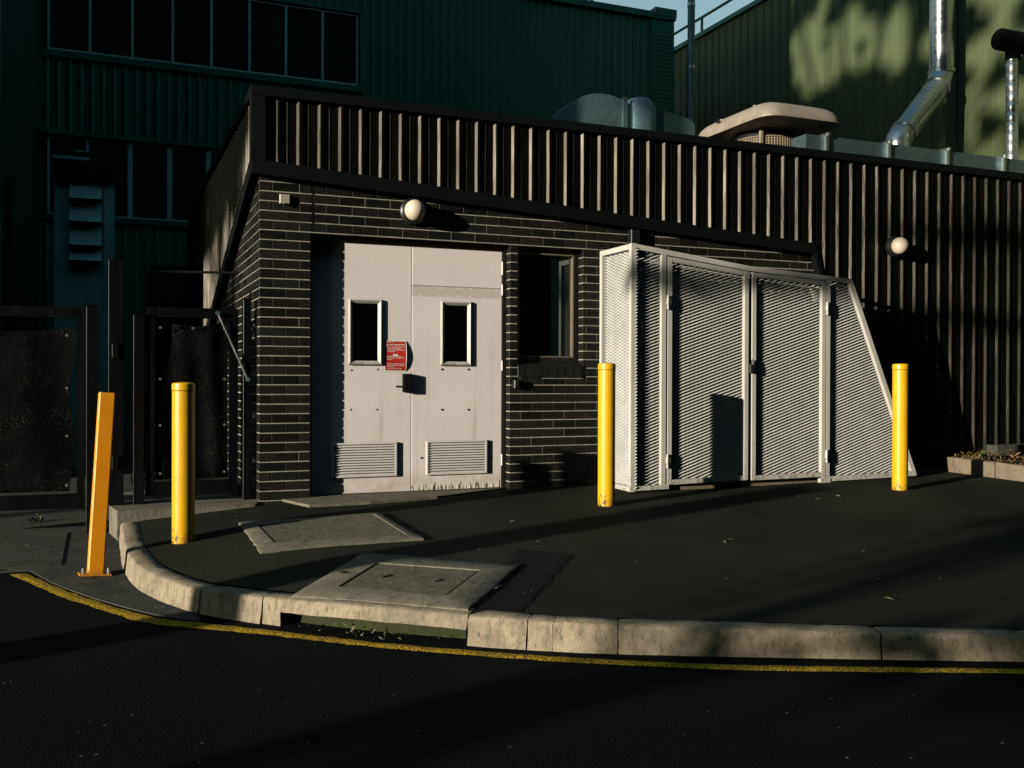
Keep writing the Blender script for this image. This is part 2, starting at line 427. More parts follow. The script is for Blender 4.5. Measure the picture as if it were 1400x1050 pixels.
def near_x(x): return min(range(len(KF)), key=lambda i: abs(KF[i].x - x) + (100 if KF[i].y > -2.5 else 0))
cuts = [0, near_x(-.745), near_x(-.455), near_x(.463), near_x(.716), near_x(.82), near_x(1.097), near_x(2.2), near_x(2.83)]
x = 3.9
while x < 19.5: cuts.append(near_x(x)); x += 1.05
cuts.append(len(KF)-1)
mb = MB()
for a, b in zip(cuts[:-1], cuts[1:]):
    if a == near_x(-.455): continue
    tight = .002 if (a in (near_x(.716), near_x(.82)) or b == near_x(.82)) else .005
    sweep(mb, list(range(a, b+1)), tight, tight)
struct(mb, 'kerb', M['kerb'], auto=50)
mb = MB()
for i in range(len(KF)-1):                                                 # dark filler under the joints
    if near_x(-.455) <= i < near_x(.463): continue
    for_a, for_b = KF[i], KF[i+1]; na = Vector((-tangent(KF,i).y, tangent(KF,i).x, 0)); nb = Vector((-tangent(KF,i+1).y, tangent(KF,i+1).x, 0))
    ga, gb = G(for_a.x, for_a.y)-.02, G(for_b.x, for_b.y)-.02
    a0, b0 = for_a+na*.02, for_b+nb*.02; a1, b1 = for_a+na*(KW-.02), for_b+nb*(KW-.02)
    Z = lambda p, z: (p.x, p.y, z)
    mb.add([Z(a0,-.34),Z(b0,-.34),Z(b0,gb),Z(a0,ga),Z(a1,-.34),Z(b1,-.34),Z(b1,gb),Z(a1,ga)], [(0,1,2,3),(3,2,6,7)])
struct(mb, 'kerb_footing', M['patch'])

# drain inlet
i0, i1 = near_x(-.455), near_x(.463)
di = thing('drain_inlet', Vector((KF[(i0+i1)//2].x, KF[(i0+i1)//2].y, -.30)), 'concrete lintel with a long slot in the kerb where rain water drains', 'drain')
mb = MB(); idx = list(range(i0, i1+1)); rings = []; c1_, c2_ = int(len(idx)*.06)+1, int(len(idx)*.955)
idx2 = [(c, i, 0) for c, i in enumerate(idx)]; idx2.insert(c1_+1, (c1_, idx[c1_], 1)); idx2.insert(c2_+2, (c2_+.001, idx[c2_], 2))
for c, i, fl in idx2:
    t = tangent(KF, i); p = KF[i].copy(); p += t*(.005 if c == 0 else (-.005 if c == len(idx)-1 else 0))
    g = G(p.x, p.y); s = c/(len(idx)-1); zb = g - .075 if (c1_ < c < c2_ or fl == 1 or (int(c) == c2_ and fl == 0)) else -.335
    rings.append([v + Vector((0,0,rk.uniform(-.002,.002))) for v in kprofile(p, t, lean=.012, zb=zb)])
mb.tube_rings(rings); mb.build('lintel', M['kerb'], di, auto=50)
mb = MB()
for i in range(i0+1, i1):
    a, b = KF[i], KF[i+1]; na = Vector((-tangent(KF,i).y, tangent(KF,i).x, 0)); nb = Vector((-tangent(KF,i+1).y, tangent(KF,i+1).x, 0))
    a0, b0, a1, b1 = a+na*.10, b+nb*.10, a+na*.13, b+nb*.13
    mb.add([(a0.x,a0.y,-.33),(b0.x,b0.y,-.33),(b1.x,b1.y,G(b.x,b.y)-.05),(a1.x,a1.y,G(a.x,a.y)-.05)], [(0,1,2,3)])
mb.build('throat', M['cavity'], di)

# yellow edge line
up = [(-1.775,-1.191),(-1.447,-2.021),(-1.134,-2.669),(-.995,-2.90),(-.764,-3.14),(-.495,-3.385),(.05,-3.93),(.607,-4.392),(1.081,-4.726),(1.644,-5.059),(2.706,-5.573),(6,-7.2),(12,-10.08),(20,-13.8)]
lo = [(-1.869,-1.178),(-1.555,-1.985),(-1.250,-2.63),(-1.065,-2.975),(-.825,-3.215),(-.55,-3.455),(.0,-3.99),(.565,-4.457),(1.045,-4.792),(1.610,-5.125),(2.675,-5.64),(5.97,-7.27),(11.97,-10.15),(19.97,-13.87)]
A = catmull([(a,b,0) for a,b in up], .05); mb = MB(); rl = random.Random(5)
U = [(Vector((a,b,0))) for a,b in up]; Lw = [(Vector((a,b,0))) for a,b in lo]
def resample(P, n):
    C_ = catmull(P, .03); L_ = [0]
    for a, b in zip(C_[:-1], C_[1:]): L_.append(L_[-1]+(b-a).length)
    out = []; j = 0
    for k in range(n+1):
        s = L_[-1]*k/n
        while j < len(L_)-2 and L_[j+1] < s: j += 1
        f = (s-L_[j])/max(1e-6, L_[j+1]-L_[j]); out.append(C_[j].lerp(C_[j+1], min(1,f)))
    return out
a_, b_ = resample(U, 420), resample(Lw, 420)
for k in range(421):
    p, q = a_[k].copy(), b_[k].copy(); d = (q-p)
    p -= d*rl.uniform(-.05,.12); q += d*rl.uniform(-.05,.12)
    mid = (p+q)/2
    for v, e in ((p,.003),(mid,.006),(q,.003)): mb.v.append(Vector((v.x, v.y, RD(v.x, v.y)+e)))
for k in range(420):
    for j in (0,1): mb.f.append((k*3+j, k*3+j+1, k*3+j+4, k*3+j+3))
struct(mb, 'yellow_line', M['line'])
# driveway ramp and pavers on the left
YT = [(-9,-1.10),(-1.9,-1.10),(-1.75,-1.20),(-1.6,-1.62),(-1.45,-1.95),(-1.3,-2.28),(-1.2,-2.47),(-1.12,-2.62),(-1.0,-2.82),(-.88,-2.98),(-.76,-3.08)]
def YE(x):
    for (xa, ya), (xb, yb_) in zip(YT[:-1], YT[1:]):
        if x <= xb: return ya + (yb_-ya)*(x-xa)/(xb-xa)
    return YT[-1][1]
def DV(x, y): return -.308 + .028*max(0, y+1.9)
mb = MB(); xs = [-9,-6,-4,-2.6,-2.2,-1.9,-1.75,-1.6,-1.45,-1.3,-1.2,-1.12,-1.0,-.88,-.76]; NR = 12
for j in range(NR+1):
    for x in xs:
        a = j/NR; y = YE(x) + (11-YE(x))*a**2.2
        mb.v.append(Vector((x, y, max(DV(x,y), RD(x,y)+.004) - (.004 if j == 0 else 0))))
    if j == 0:
        for x in xs: mb.v.append(Vector((x, YE(x)+.012, max(DV(x,YE(x)), RD(x,0)+.006))))
nx = len(xs)
for j in range(NR+1):
    for i in range(nx-1): mb.f.append((j*nx+i, j*nx+i+1, (j+1)*nx+i+1, (j+1)*nx+i))
struct(mb, 'driveway', M['ramp'])
mb = MB(); rp = random.Random(4)
yy = -1.09
for r, wd in enumerate((.30, .36, .34, .36)):
    x = -1.545
    while x > -6:
        L = rp.uniform(.75, .95); z = DV(x, yy+wd/2)
        a = rp.uniform(.008,.016)
        za, zb2 = DV(x, yy)+.006, DV(x, yy+wd)+.006
        mb.add([(x-L+.006,yy+.006,za-.04),(x-.006,yy+.006,za-.04),(x-.006,yy+wd-.006,zb2-.04),(x-L+.006,yy+wd-.006,zb2-.04),(x-L+.006,yy+.006,za),(x-.006,yy+.006,za),(x-.006,yy+wd-.006,zb2),(x-L+.006,yy+wd-.006,zb2)],
               [(0,3,2,1),(4,5,6,7),(0,1,5,4),(1,2,6,5),(2,3,7,6),(3,0,4,7)]); x -= L
    yy += wd
struct(mb, 'pavers', M['ramp'])

# concrete slab in front of the gates and door threshold
mb = MB()
zs = -.018
mb.prism([(-1.225,.16,zs-.30),(-1.165,-.225,zs-.30),(-.06,-.19,zs-.30),(-.004,-.02,zs-.30),(-.004,1.2,zs-.30),(-1.225,1.2,zs-.30)], (0,0,.30))
struct(mb, 'gate_slab', M['slab'])
mb = MB()
tz = .0
P = [(.20,-.02),(.36,-.44),(.9,-.43),(1.55,-.33),(2.33,-.03),(2.394,-.004),(2.394,.16),(.456,.16),(.456,.002)]
mb.prism([(x,y,-.13) for x,y in P], (0,0,.128))
for v in mb.v[len(P):]:
    if v.y < -.01: v.z = G(v.x, v.y) + .018
struct(mb, 'door_step', M['slab'])

# pit covers
def quad_pt(q, s, t): return q[0].lerp(q[1], s).lerp(q[3].lerp(q[2], s), t)
def pit(name, label, outer, inner, lift, holes, mat_a, mat_b, seed):
    rr = random.Random(seed)
    O = [onF(*p) for p in outer]; I = [onF(*p) for p in inner]
    for v in O+I: v.z = G(v.x, v.y) + lift
    c = sum(O, Vector())/4
    t = thing(name, (c.x, c.y, G(c.x,c.y)), label, 'pit cover')
    mb = MB(); N = 14; ro = []; ri = []
    for e in range(4):
        for k in range(N):
            s = k/N
            a = O[e].lerp(O[(e+1)%4], s) + Vector((rr.uniform(-.006,.006), rr.uniform(-.006,.006), 0)); b = I[e].lerp(I[(e+1)%4], s)
            ro.append(a); ri.append(b)
    dn = Vector((0,0,-.07)); cc = sum(I, Vector())/4
    outb = [v + (v-c).normalized()*.004 + dn for v in ro]; top = [v + Vector((0,0,-.004)) for v in ro]; top2 = [v.lerp(c,.012) for v in ro]
    mb.tube_rings([outb, top, top2, ri, [v+dn for v in ri]], cap=False)
    mb.build('surround', mat_a, t, auto=40)
    mb = MB(); g = .010
    L = [v + (cc-v).normalized()*g*1.9 for v in I]
    Lf = [v + Vector((0,0,-.002)) for v in L]; Lb = [v + (cc-v).normalized()*.004 + Vector((0,0,-.004)) for v in L]
    mb.tube_rings([[v+dn for v in L], [v+Vector((0,0,-.009)) for v in L], Lb], cap=True)
    lid = mb.build('lid', mat_b, t)
    mb = MB(); mb.add([v+Vector((0,0,-.03)) for v in I], [(0,1,2,3)]); mb.build('groove', M['black'], t)
    for (px, py, r) in holes:
        h = onF(px, py); h.z = G(h.x,h.y) + lift
        mb = MB(); mb.lathe((h.x,h.y,h.z-.004), [(r,0),(r,.0075),(r*.7,.0078)], 14)
        mb.build('lifting_hole', M['black'], t)
pit('pit_cover', 'low rough concrete pit cover nearest the door, lid greenish and mottled', [(327,717),(357,757),(580,738),(517,703)], [(352,721),(375,745),(556,734),(510,705)], .017, [], M['slab'], M['lid'], 1)
pit('pit_cover', 'square pale concrete pit cover behind the drain slot, its lid with two dark holes', [(496,758),(400,816),(639,836),(711,773)], [(515,772),(462,805),(611,817),(657,782)], .014,
    [(523,790,.035),(595,796,.03),(656,801,.025),(468,785,.02)], M['slab'], M['lid'], 2)
mb = MB()
Q = [onF(*p) for p in [(704,750),(788,757),(713,838),(640,839)]]
N = 14; rr = random.Random(6)
for b_ in range(N+1):
    for a_i in range(N+1):
        v = Q[0].lerp(Q[1], a_i/N).lerp(Q[3].lerp(Q[2], a_i/N), b_/N)
        if a_i in (0,N) or b_ in (0,N): v += Vector((rr.uniform(-.014,.014), rr.uniform(-.014,.014), 0))
        mb.v.append(Vector((v.x, v.y, G(v.x,v.y)+PU(v.x,v.y)+(.005 if 0 < a_i < N and 0 < b_ < N else .001))))
for b_ in range(N):
    for a_i in range(N): mb.f.append((b_*(N+1)+a_i, b_*(N+1)+a_i+1, (b_+1)*(N+1)+a_i+1, (b_+1)*(N+1)+a_i))
struct(mb, 'asphalt_patch', M['patch'])

# ------------------------------------------------------------------ brown brick building
BB = thing('brick_building', (2.4, 0, 0), 'low dark brick building topped with black ribbed metal cladding', 'building')
ZL = 2.821                                                                 # a bed joint
def rakeF(x): return (2.872 - .0655*x) if x < 6.02 else max(-.1, 2.48 - (x-6.02)*2.85)   # lower edge of the cladding, front
def rakeS(y): return 2.90 - .315*y                                         # lower edge of the cladding, side
Xdl, Xdr = .452, 2.396; Xwl, Xwr = 2.481, 3.193; Zop = 2.391
op = [(Xdl, Xdr, -1, Zop), (Xwl, Xwr, 1.17, Zop)]
bk = MB(); mo = MB(); rb = random.Random(11)
def solid(z0, z1, a, b):
    iv = [(a, b)]
    for (o0, o1, oz0, oz1) in op:
        if z1 > oz0+.01 and z0 < oz1-.01:
            new = []
            for (s, e) in iv:
                if o1 <= s or o0 >= e: new.append((s, e)); continue
                if o0 - s > .02: new.append((s, o0))
                if e - o1 > .02: new.append((o1, e))
            iv = new
    return iv
for k in range(-3, 36):
    zt = ZL - .086*k - .005; zb_ = zt - .076
    if zt < -.12: break
    even = (k % 2 == 0)
    for (a, b) in solid(zb_, zt, 0, 7.0):
        # keep only below the rake
        bmax = b
        while bmax > a and rakeF(bmax) + .10 < zb_: bmax -= .05
        if bmax <= a + .03: continue
        b = bmax
        mo.box(a+.005, b-(.005 if b < 6.5 else 0), .0045, .108, zb_-.010, zt+.0002)
        off = .105 if even else .225
        x = off - .24*3
        edges = []
        while x < b+.24: edges.append(x); x += .24
        cuts_ = [a] + [e for e in edges if a+.03 < e < b-.03] + [b]
        if a < .46 and b > .48 and zb_ > Zop - .05:                        # control joint beside the door head
            cuts_ = sorted(set([c for c in cuts_ if not (.43 < c < .50)] + [.463]))
        for c0, c1 in zip(cuts_[:-1], cuts_[1:]):
            l = c0 + (.005 if c0 > a else 0); r = c1 - (.005 if c1 < b else 0)
            if abs(c0-.463) < 1e-6: l = .475
            j = rb.uniform(-.0012, .0012)
            if l < .001:                                                   # corner brick carries round the corner
                bk.cbox(0, r, j*.3, .225 if even else .105, zb_, zt, .002)
            else:
                bk.cbox(l, r, j, .11, zb_, zt, .002)
# side wall (x = 0 plane)
for k in range(-3, 36):
    zt = ZL - .086*k - .005; zb_ = zt - .076
    if zt < -.12: break
    ymax = min(7.3, max(0, (2.90 + .12 - zb_)/.315))
    if ymax < .25: continue
    mo.box(.0055, .108, .03, ymax, zb_-.010, zt+.0002)
    y = (.235 if k % 2 == 0 else .115)
    while y < ymax-.02:
        y1 = min(ymax, y+.23); bk.box(rb.uniform(-.001,.001), .11, y, y1, zb_, zt); y += .24
wall = bk.build('brick_wall', M['brick'], BB, normals=True)
mo.build('mortar_joints', M['mortar'], wall)
mb = MB(); mb.box(.4645, .4735, -.001, .05, Zop+.005, 2.86); mb.build('movement_joint', M['flatblack'], wall)
# brick-on-edge sill
sl_ = MB(); sm = MB()
x = Xwl + .004; zt = onY(711.4, 499.4, -.01).z
while x < Xwr - .02:
    x1 = min(Xwr-.004, x+.076); j = rb.uniform(-.003,.003)
    sl_.prism([(x,-.012+j,zt-.118),(x,-.012+j,zt-.004),(x,-.004+j,zt+.004),(x,.10,zt+.030),(x,.10,zt-.118)], (x1-x,0,0)); x += .086
sm.box(Xwl+.002, Xwr-.002, .0, .10, zt-.13, zt-.003)
so_ = sl_.build('window_sill', M['brick'], BB); sm.build('sill_mortar', M['mortar'], so_)
# interior backing (keeps daylight out behind doors and window)
mb = MB(); mb.box(.13, 6.4, .34, .42, -.1, 2.6); mb.box(.13,.46,.115,.34,-.1,2.6); mb.box(2.40,2.48,.115,.34,-.1,2.6); mb.box(3.2,6.4,.115,.34,-.1,2.6); mb.box(.13,6.4,.115,.34,2.42,2.6); mb.box(2.48,3.2,.2,.34,-.1,1.1)
mb.build('inner_wall', M['opposite'], BB)

# cladding
def ribbed(mb, x0, x1, zlo, zhi, pitch, phase, fl, tp, h, P):              # P maps (u along, n outwards, z) to a world point
    pts = []; k = math.floor((x0-phase)/pitch)-1
    while True:
        b = phase + k*pitch
        if b > x1 + pitch: break
        pts += [(b-fl/2, 0), (b+fl/2, h), (b+fl/2+tp, h), (b+fl*1.5+tp, 0)]
        pw = pitch-2*fl-tp
        pts += [(b+fl*1.5+tp+pw*.32, 0), (b+fl*1.5+tp+pw*.36, .003), (b+fl*1.5+tp+pw*.42, .003), (b+fl*1.5+tp+pw*.46, 0)]
        k += 1
    pts = [p for p in pts if x0 <= p[0] <= x1]
    # extra points where the lower edge changes direction are not needed: the pitch is fine enough
    n = len(pts); base = len(mb.v)
    for u, e in pts: mb.v.append(P(u, e, zlo(u)))
    for u, e in pts: mb.v.append(P(u, e, zhi(u)))
    for i in range(n-1): mb.f.append((base+i, base+i+1, base+n+i+1, base+n+i))
ZP = 3.572
mb = MB()
ribbed(mb, .02, 16, lambda u: rakeF(u)+(.115 if u < 6.02 else -.01), lambda u: ZP, .1886, .136, .0195, .022, .0225, lambda u, e, z: Vector((u, -.036-e, z)))
mb.build('front_cladding', M['clad'], BB)
mb = MB()
ribbed(mb, .03, 7.3, lambda u: rakeS(u)+.11, lambda u: ZP, .1886, .10, .022, .022, .025, lambda u, e, z: Vector((-.036-e, u, z)))
mb.build('side_cladding', M['clad'], BB)
mb = MB()                                                                  # cappings, rake fascias and the corner flashing
mb.box(-.085, 16, -.09, .12, ZP-.02, ZP+.062)
mb.box(-.086, .12, .12, 7.35, ZP-.021, ZP+.061)
mb.prism([(-.075,-.080,rakeF(0)-.002),(6.02,-.080,rakeF(6.02-.001)),(6.02,-.080,rakeF(6.019)+.118),(-.075,-.080,rakeF(0)+.122)], (0,.085,0))
mb.prism([(6.02,-.078,rakeF(6.019)+.118),(6.02,-.078,rakeF(6.019)-.01),(6.95,-.078,-.13),(7.06,-.078,-.13)], (0,.08,0))
mb.prism([(-.081,.0,rakeS(0)-.03),(-.081,7.3,rakeS(7.3)),(-.081,7.3,rakeS(7.3)+.12),(-.081,.0,rakeS(0)+.12)], (.08,0,0))
mb.box(-.083, .035, -.083, -.034, rakeF(0)+.10, ZP); mb.box(-.0832, -.034, -.034, .05, rakeF(0)+.10, ZP)
mb.build('fascia_trim', M['trim'], BB)
mb = MB(); mb.box(.0, 16, .08, 7.3, 3.40, 3.46); mb.box(7.0, 16, .0, .1, -.15, 3.4); mb.box(0,7.0,.09,.16,2.6,3.4); mb.box(.02,.1,.2,7.3,.3,3.4); mb.box(16,16.1,0,7.3,-.2,3.7)
mb.build('roof', M['roof'], BB)

# double door
YD = .118
dz0, dz1 = .004, 2.375
df = MB(); df.box(Xdl+.006, .482, .10, .19, 0, 2.388); df.box(2.362, Xdr-.005, .10, .19, 0, 2.388); df.box(.482, 2.362, .10, .19, dz1+.006, 2.388)
df.build('door_frame', M['frame_dark'], BB)
md_l = door_mat('door_paint_left'); md_r = door_mat('door_paint_right', (onY(625,407,YD).z-.004, onY(625,392,YD).z-.004), 1., .085)
XM = onY(562.5, 500, YD).x
def rect(px0, py0, px1, py1, y=YD):
    cx, cy = (px0+px1)/2, (py0+py1)/2
    return onY(px0, cy, y).x, onY(px1, cy, y).x, onY(cx, py1, y).z, onY(cx, py0, y).z
def door(x0, x1, mat, label, win, lou):
    mb = MB(); mb.cbox(x0, x1, YD, YD+.045, dz0, dz1, .003)
    d = mb.build('door', mat, BB, loc=((x0+x1)/2, YD, dz0)); d['label'] = label
    a, b, c, e = rect(*win)
    mb = MB(); mb.ring_frame(a, b, c, e, [(0,0),(.002,-.020),(.014,-.026),(.036,-.008),(.042,-.001)], YD)
    mb.build('vision_panel_frame', M['alu'] if False else M['cage'], d, loc=(a, YD, c))
    mb = MB(); mb.box(a+.035, b-.035, YD-.003, YD-.001, c+.035, e-.035); mb.build('pane', M['doorglass'], d, loc=(a, YD, c))
    a, b, c, e = rect(*lou)
    mb = MB(); mb.ring_frame(a, b, c, e, [(0,0),(.001,-.024),(.016,-.026),(.018,-.004)], YD)
    n = 12; dz = (e-c-.03)/n
    for k in range(n):
        z = c+.015+dz*k
        mb.prism([(a+.015,YD-.024,z+.001),(a+.015,YD-.010,z+dz*.60),(a+.015,YD-.008,z+dz*.60-.003),(a+.015,YD-.022,z-.002)], (b-a-.03,0,0))
    lv = mb.build('louvre', M['louvre'], d, loc=(a, YD, c))
    mb = MB(); mb.box(a+.012, b-.012, YD-.003, YD-.0005, c+.012, e-.012); mb.build('backing', M['flatblack'], lv, loc=(a, YD, c))  # black sheet paints the shade between the louvre slats
    return d
dl = door(.486, XM-.003, md_l, 'left leaf, with the red notice and lever lock', (476,409,522,499), (453,605,542,652))
dr = door(XM+.003, 2.358, md_r, 'right leaf, with tape marks across it', (602,412,644,500), (582,602,665,648))
for d, pts, r, mt in ((dl, [(480,506),(516,505),(479,560),(515,560),(547,627)], .010, 'bolt'), (dr, [(604,505),(640,505),(604,560),(640,560),(576,626),(671,624)], .010, 'black')):
    for px, py in pts:
        c = onY(px, py, YD); mb = MB()
        if mt == 'bolt': mb.sphere((c.x, YD, c.z), r, 12, 8, (1,.6,1))
        else: mb.cbox(c.x-r*.8, c.x+r*.8, YD-.006, YD, c.z-r*.8, c.z+r*.8, .001)
        mb.build('bolt', M[mt], d, loc=(c.x, YD, c.z))
a, b, c, e = rect(550, 511, 561.5, 536)
mb = MB(); mb.cbox(a, b, YD-.055, YD, c, e, .004); lk = mb.build('lock_case', M['flatblack'], dl, loc=(a, YD, c))
mb = MB(); zc = onY(552, 529, YD-.05).z
mb.bar((a+.012, YD-.05, zc), (a-.075, YD-.06, zc+.004), .014, .018); mb.tube([(a+.012,YD-.04,zc),(a+.012,YD-.062,zc)], .012, 12)
mb.build('lever', M['black'], dl, loc=(a, YD, c))
for py0, py1 in ((358,376),(389,404),(493,507),(621,636)):
    p0 = onY(686, py0, YD).z; p1 = onY(686, py1, YD).z
    mb = MB(); mb.tube([(2.360, YD-.008, p1), (2.360, YD-.008, p0)], .008, 10); mb.build('hinge', M['hinge'], dr, loc=(2.36, YD, p1))

# window
wn = MB(); yw = .105; wz0, wz1 = zt+.03, Zop-.004
wn.ring_frame(Xwl+.002, Xwr-.002, wz0, wz1, [(0,.07),(0,0),(.048,0),(.05,.035),(.05,.06)], yw)
wf = wn.build('window_frame', M['frame_dark'], BB, loc=((Xwl+Xwr)/2, yw, wz0))
mb = MB(); sx = onY(782, 420, yw+.01).x
mb.ring_frame(Xwl+.052, Xwr-.052, wz0+.052, wz1-.052, [(0,.055),(0,-.006),(.014,-.006),(.018,.03),(.018,.05)], yw+.004)
mb.build('sash', M['winframe'], wf)
mb = MB(); mb.box(Xwl+.06, Xwr-.06, yw+.045, yw+.051, wz0+.06, wz1-.06); mb.build('pane', M['glass'], wf)

# ------------------------------------------------------------------ things fixed to the wall
def wall_lamp(px, py, ywall, label, r=.098):
    c = onY(px, py, ywall-.10)
    t = thing('wall_lamp', (c.x, ywall, c.z), label, 'lamp', 'round wall lamps')
    mb = MB(); mb.tube([(c.x,ywall,c.z),(c.x,ywall-.035,c.z),(c.x,ywall-.05,c.z)], [.122,.122,.105], 32); mb.build('base', M['lampbase'], t, auto=40)
    mb = MB(); mb.sphere((c.x, ywall-.10, c.z), r, 36, 20, (1,.95,1)); mb.build('globe', M['globe'], t, smooth=True)
wall_lamp(567.5, 287.5, 0, 'round cream globe lamp on the brick wall above the double door')
wall_lamp(1230.5, 336, -.068, 'round cream globe lamp on the ribbed black cladding at right')
c = onY(389.3, 272.3, -.02)
sb = thing('sensor_box', (c.x, 0, c.z), 'small square beige box high on the brick pillar left of the door', 'box')
mb = MB(); mb.cbox(c.x-.045, c.x+.045, -.032, 0, c.z-.042, c.z+.042, .006); mb.build('case', M['sensor'], sb)
mb = MB(); mb.cbox(c.x-.012, c.x+.012, -.036, -.03, c.z-.05, c.z-.036, .002); mb.build('lens', M['black'], sb)
c = onY(705.5, 525, -.03)
ob = thing('outlet_box', (c.x, 0, c.z), 'little black box on the bricks below and left of the window', 'box')
mb = MB(); mb.cbox(c.x-.028, c.x+.028, -.06, 0, c.z-.04, c.z+.04, .006); mb.build('case', M['black'], ob)
mb = MB(); mb.tube([(c.x, -.06, c.z), (c.x,-.066,c.z)], .017, 14); mb.build('key_plug', M['lampbase'], ob)

# red notice, curling off the door at its right edge
a, b, c0, e0 = rect(525.6, 465.5, 555.3, 507.5, YD-.006)
ws = thing('warning_sign', ((a+b)/2, YD-.001, c0), 'red notice with white writing stuck on the left door leaf', 'sign')
def curl(u, v): return YD - .0035 - .022*(u**2.2)*math.sin(math.pi*max(0,min(1,v)))**.8
def sheet(mb, u0, u1, v0, v1, lift, n=14, m=14, th=.0012):
    base = len(mb.v)
    for layer in (0, 1):
        for j in range(m+1):
            for i in range(n+1):
                u = u0+(u1-u0)*i/n; v = v0+(v1-v0)*j/m
                mb.v.append(Vector((a+(b-a)*u, curl(u,v)-lift+layer*th, c0+(e0-c0)*v)))
    N_ = (n+1)*(m+1)
    for j in range(m):
        for i in range(n):
            q = (base+j*(n+1)+i, base+j*(n+1)+i+1, base+(j+1)*(n+1)+i+1, base+(j+1)*(n+1)+i); mb.f.append(q); mb.f.append(tuple(k+N_ for k in reversed(q)))
    edge = [j for j in range(n+1)] + [(n+1)*j+n for j in range(1,m+1)] + [(n+1)*m+i for i in range(n-1,-1,-1)] + [(n+1)*j for j in range(m-1,0,-1)]
    for p_, q_ in zip(edge, edge[1:]+edge[:1]): mb.f.append((base+p_, base+p_+N_, base+q_+N_, base+q_))
mb = MB(); sheet(mb, 0, 1, 0, 1, 0); mb.build('board', M['signwhite'], ws)
mb = MB(); sheet(mb, .035, .965, .028, .972, .0008, th=.0006); mb.build('red_face', M['sign'], ws)
mb = MB(); sheet(mb, .40, .60, .494, .552, .0018, 6, 4, th=.0006); mb.build('badge', M['signwhite'], ws)
W_, H_ = b-a, e0-c0
def text_line(s, u, v, h, width=None, mat='signwhite', name='lettering', bold=0.):
    cu = bpy.data.curves.new('t', 'FONT'); cu.body = s; cu.size = 1; cu.offset = bold
    o = bpy.data.objects.new('t', cu); COL.objects.link(o); dg = bpy.context.evaluated_depsgraph_get(); dg.update()
    me = bpy.data.meshes.new_from_object(o.evaluated_get(dg)); bpy.data.objects.remove(o)
    xs_ = [q.co.x for q in me.vertices]; sx_ = (width*W_/(max(xs_)-min(xs_))) if width else h*H_
    sz_ = h*H_
    mb = MB(); vs = []
    for q in me.vertices:
        x_ = u*W_ + (q.co.x-min(xs_))*sx_; z_ = v*H_ + q.co.y*sz_
        uu, vv = x_/W_, z_/H_
        vs.append(Vector((a+x_, curl(uu,vv)-.0028, c0+z_)))
    mb.add(vs, [tuple(p.vertices) for p in me.polygons]); return mb
TX = MB()
def put(*k, **q):
    m_ = text_line(*k, **q); TX.add(m_.v, m_.f)
put('+', .08, .915, .07, .05, bold=.03); put('Campus Services', .17, .922, .045, .28)
TX.build('logo', M['signwhite'], ws, normals=False); TX = MB()
put('No access through this door', .07, .845, .062, .86, bold=.025); TX.build('heading', M['signwhite'], ws, normals=False); TX = MB()
for s, v, wd in (('Please use main entrance on the', .775, .80), ('western side through the', .725, .62), ('courtyard during office hours or', .675, .80), ('as directed', .627, .34)): put(s, .125, v, .052, wd, bold=.008)
for s, v, wd in (('For access after hours', .470, .63), ('contact security on the phone at', .420, .74), ('reception', .370, .22)): put(s, .125, v, .052, wd, bold=.008)
for s, v, wd in (('Deliveries: Please phone ahead', .225, .78), ('Report to the goods receiving dock', .175, .78), ('for assistance', .125, .30), ('at any time of day or night', .075, .66)): put(s, .125, v, .052, wd, bold=.004)
for v in (.785, .48, .235): put('.', .065, v, .12, .03)
TX.build('lettering', M['signwhite'], ws, normals=False)
bd = text_line('Note', .44, .505, .045, .13); bd.build('badge_lettering', M['black'], ws, normals=False)

# ------------------------------------------------------------------ mesh cage
def gx0(px): return onY(px, 325, -.07).x
CX0, CY = 3.377, -.66
CG = thing('mesh_cage', (4.8, -.33, 0), 'pale grey steel mesh cage with double gates and a slanted right end', 'cage')
def ctop(x):
    return 2.375 - .115*(x-3.377) if x < 4.72 else 2.2205 - .058*(x-4.72)
S = .05
def strands(mb, pos, axis, inside, u0, u1, z0, z1, W=.096, H=.0315, wd=.036, tilt=60, th=.0018, main=1):
    # expanded metal: pos(u, z) gives the point; axis = (u dir, outward normal)
    ud, nd = Vector(axis[0]), Vector(axis[1]); zd = Vector((0,0,1))
    i = 0
    nu = int((u1-u0)/(W/2))+2; nz = int((z1-z0)/(H/2))+2
    for i in range(nu):
        for j in range(nz):
            if (i+j) % 2: continue
            for sgn in (1, -1):
                a_u, a_z = u0+i*W/2, z0+j*H/2; b_u, b_z = a_u+W/2, a_z+sgn*H/2
                if not (inside(a_u, a_z) and inside(b_u, b_z)): continue
                pa, pb = pos(a_u, a_z), pos(b_u, b_z)
                T = R_(tilt if sgn == main else tilt+14); wd_ = wd if sgn == main else wd*.5
                d = (pb-pa).normalized(); perp = (zd - d*zd.dot(d)).normalized()
                n_ = (nd*math.cos(T) + perp*math.sin(T)).normalized(); wv = n_.cross(d).normalized()*wd_/2; tv = n_*th/2
                mb.add([pa-wv-tv, pa+wv-tv, pa+wv+tv, pa-wv+tv, pb-wv-tv, pb+wv-tv, pb+wv+tv, pb-wv+tv],
                       [(0,1,5,4),(1,2,6,5),(2,3,7,6),(3,0,4,7)])
YM = CY + .052
def gz(x): return max(.0, .004 + .009*(x-3.4))
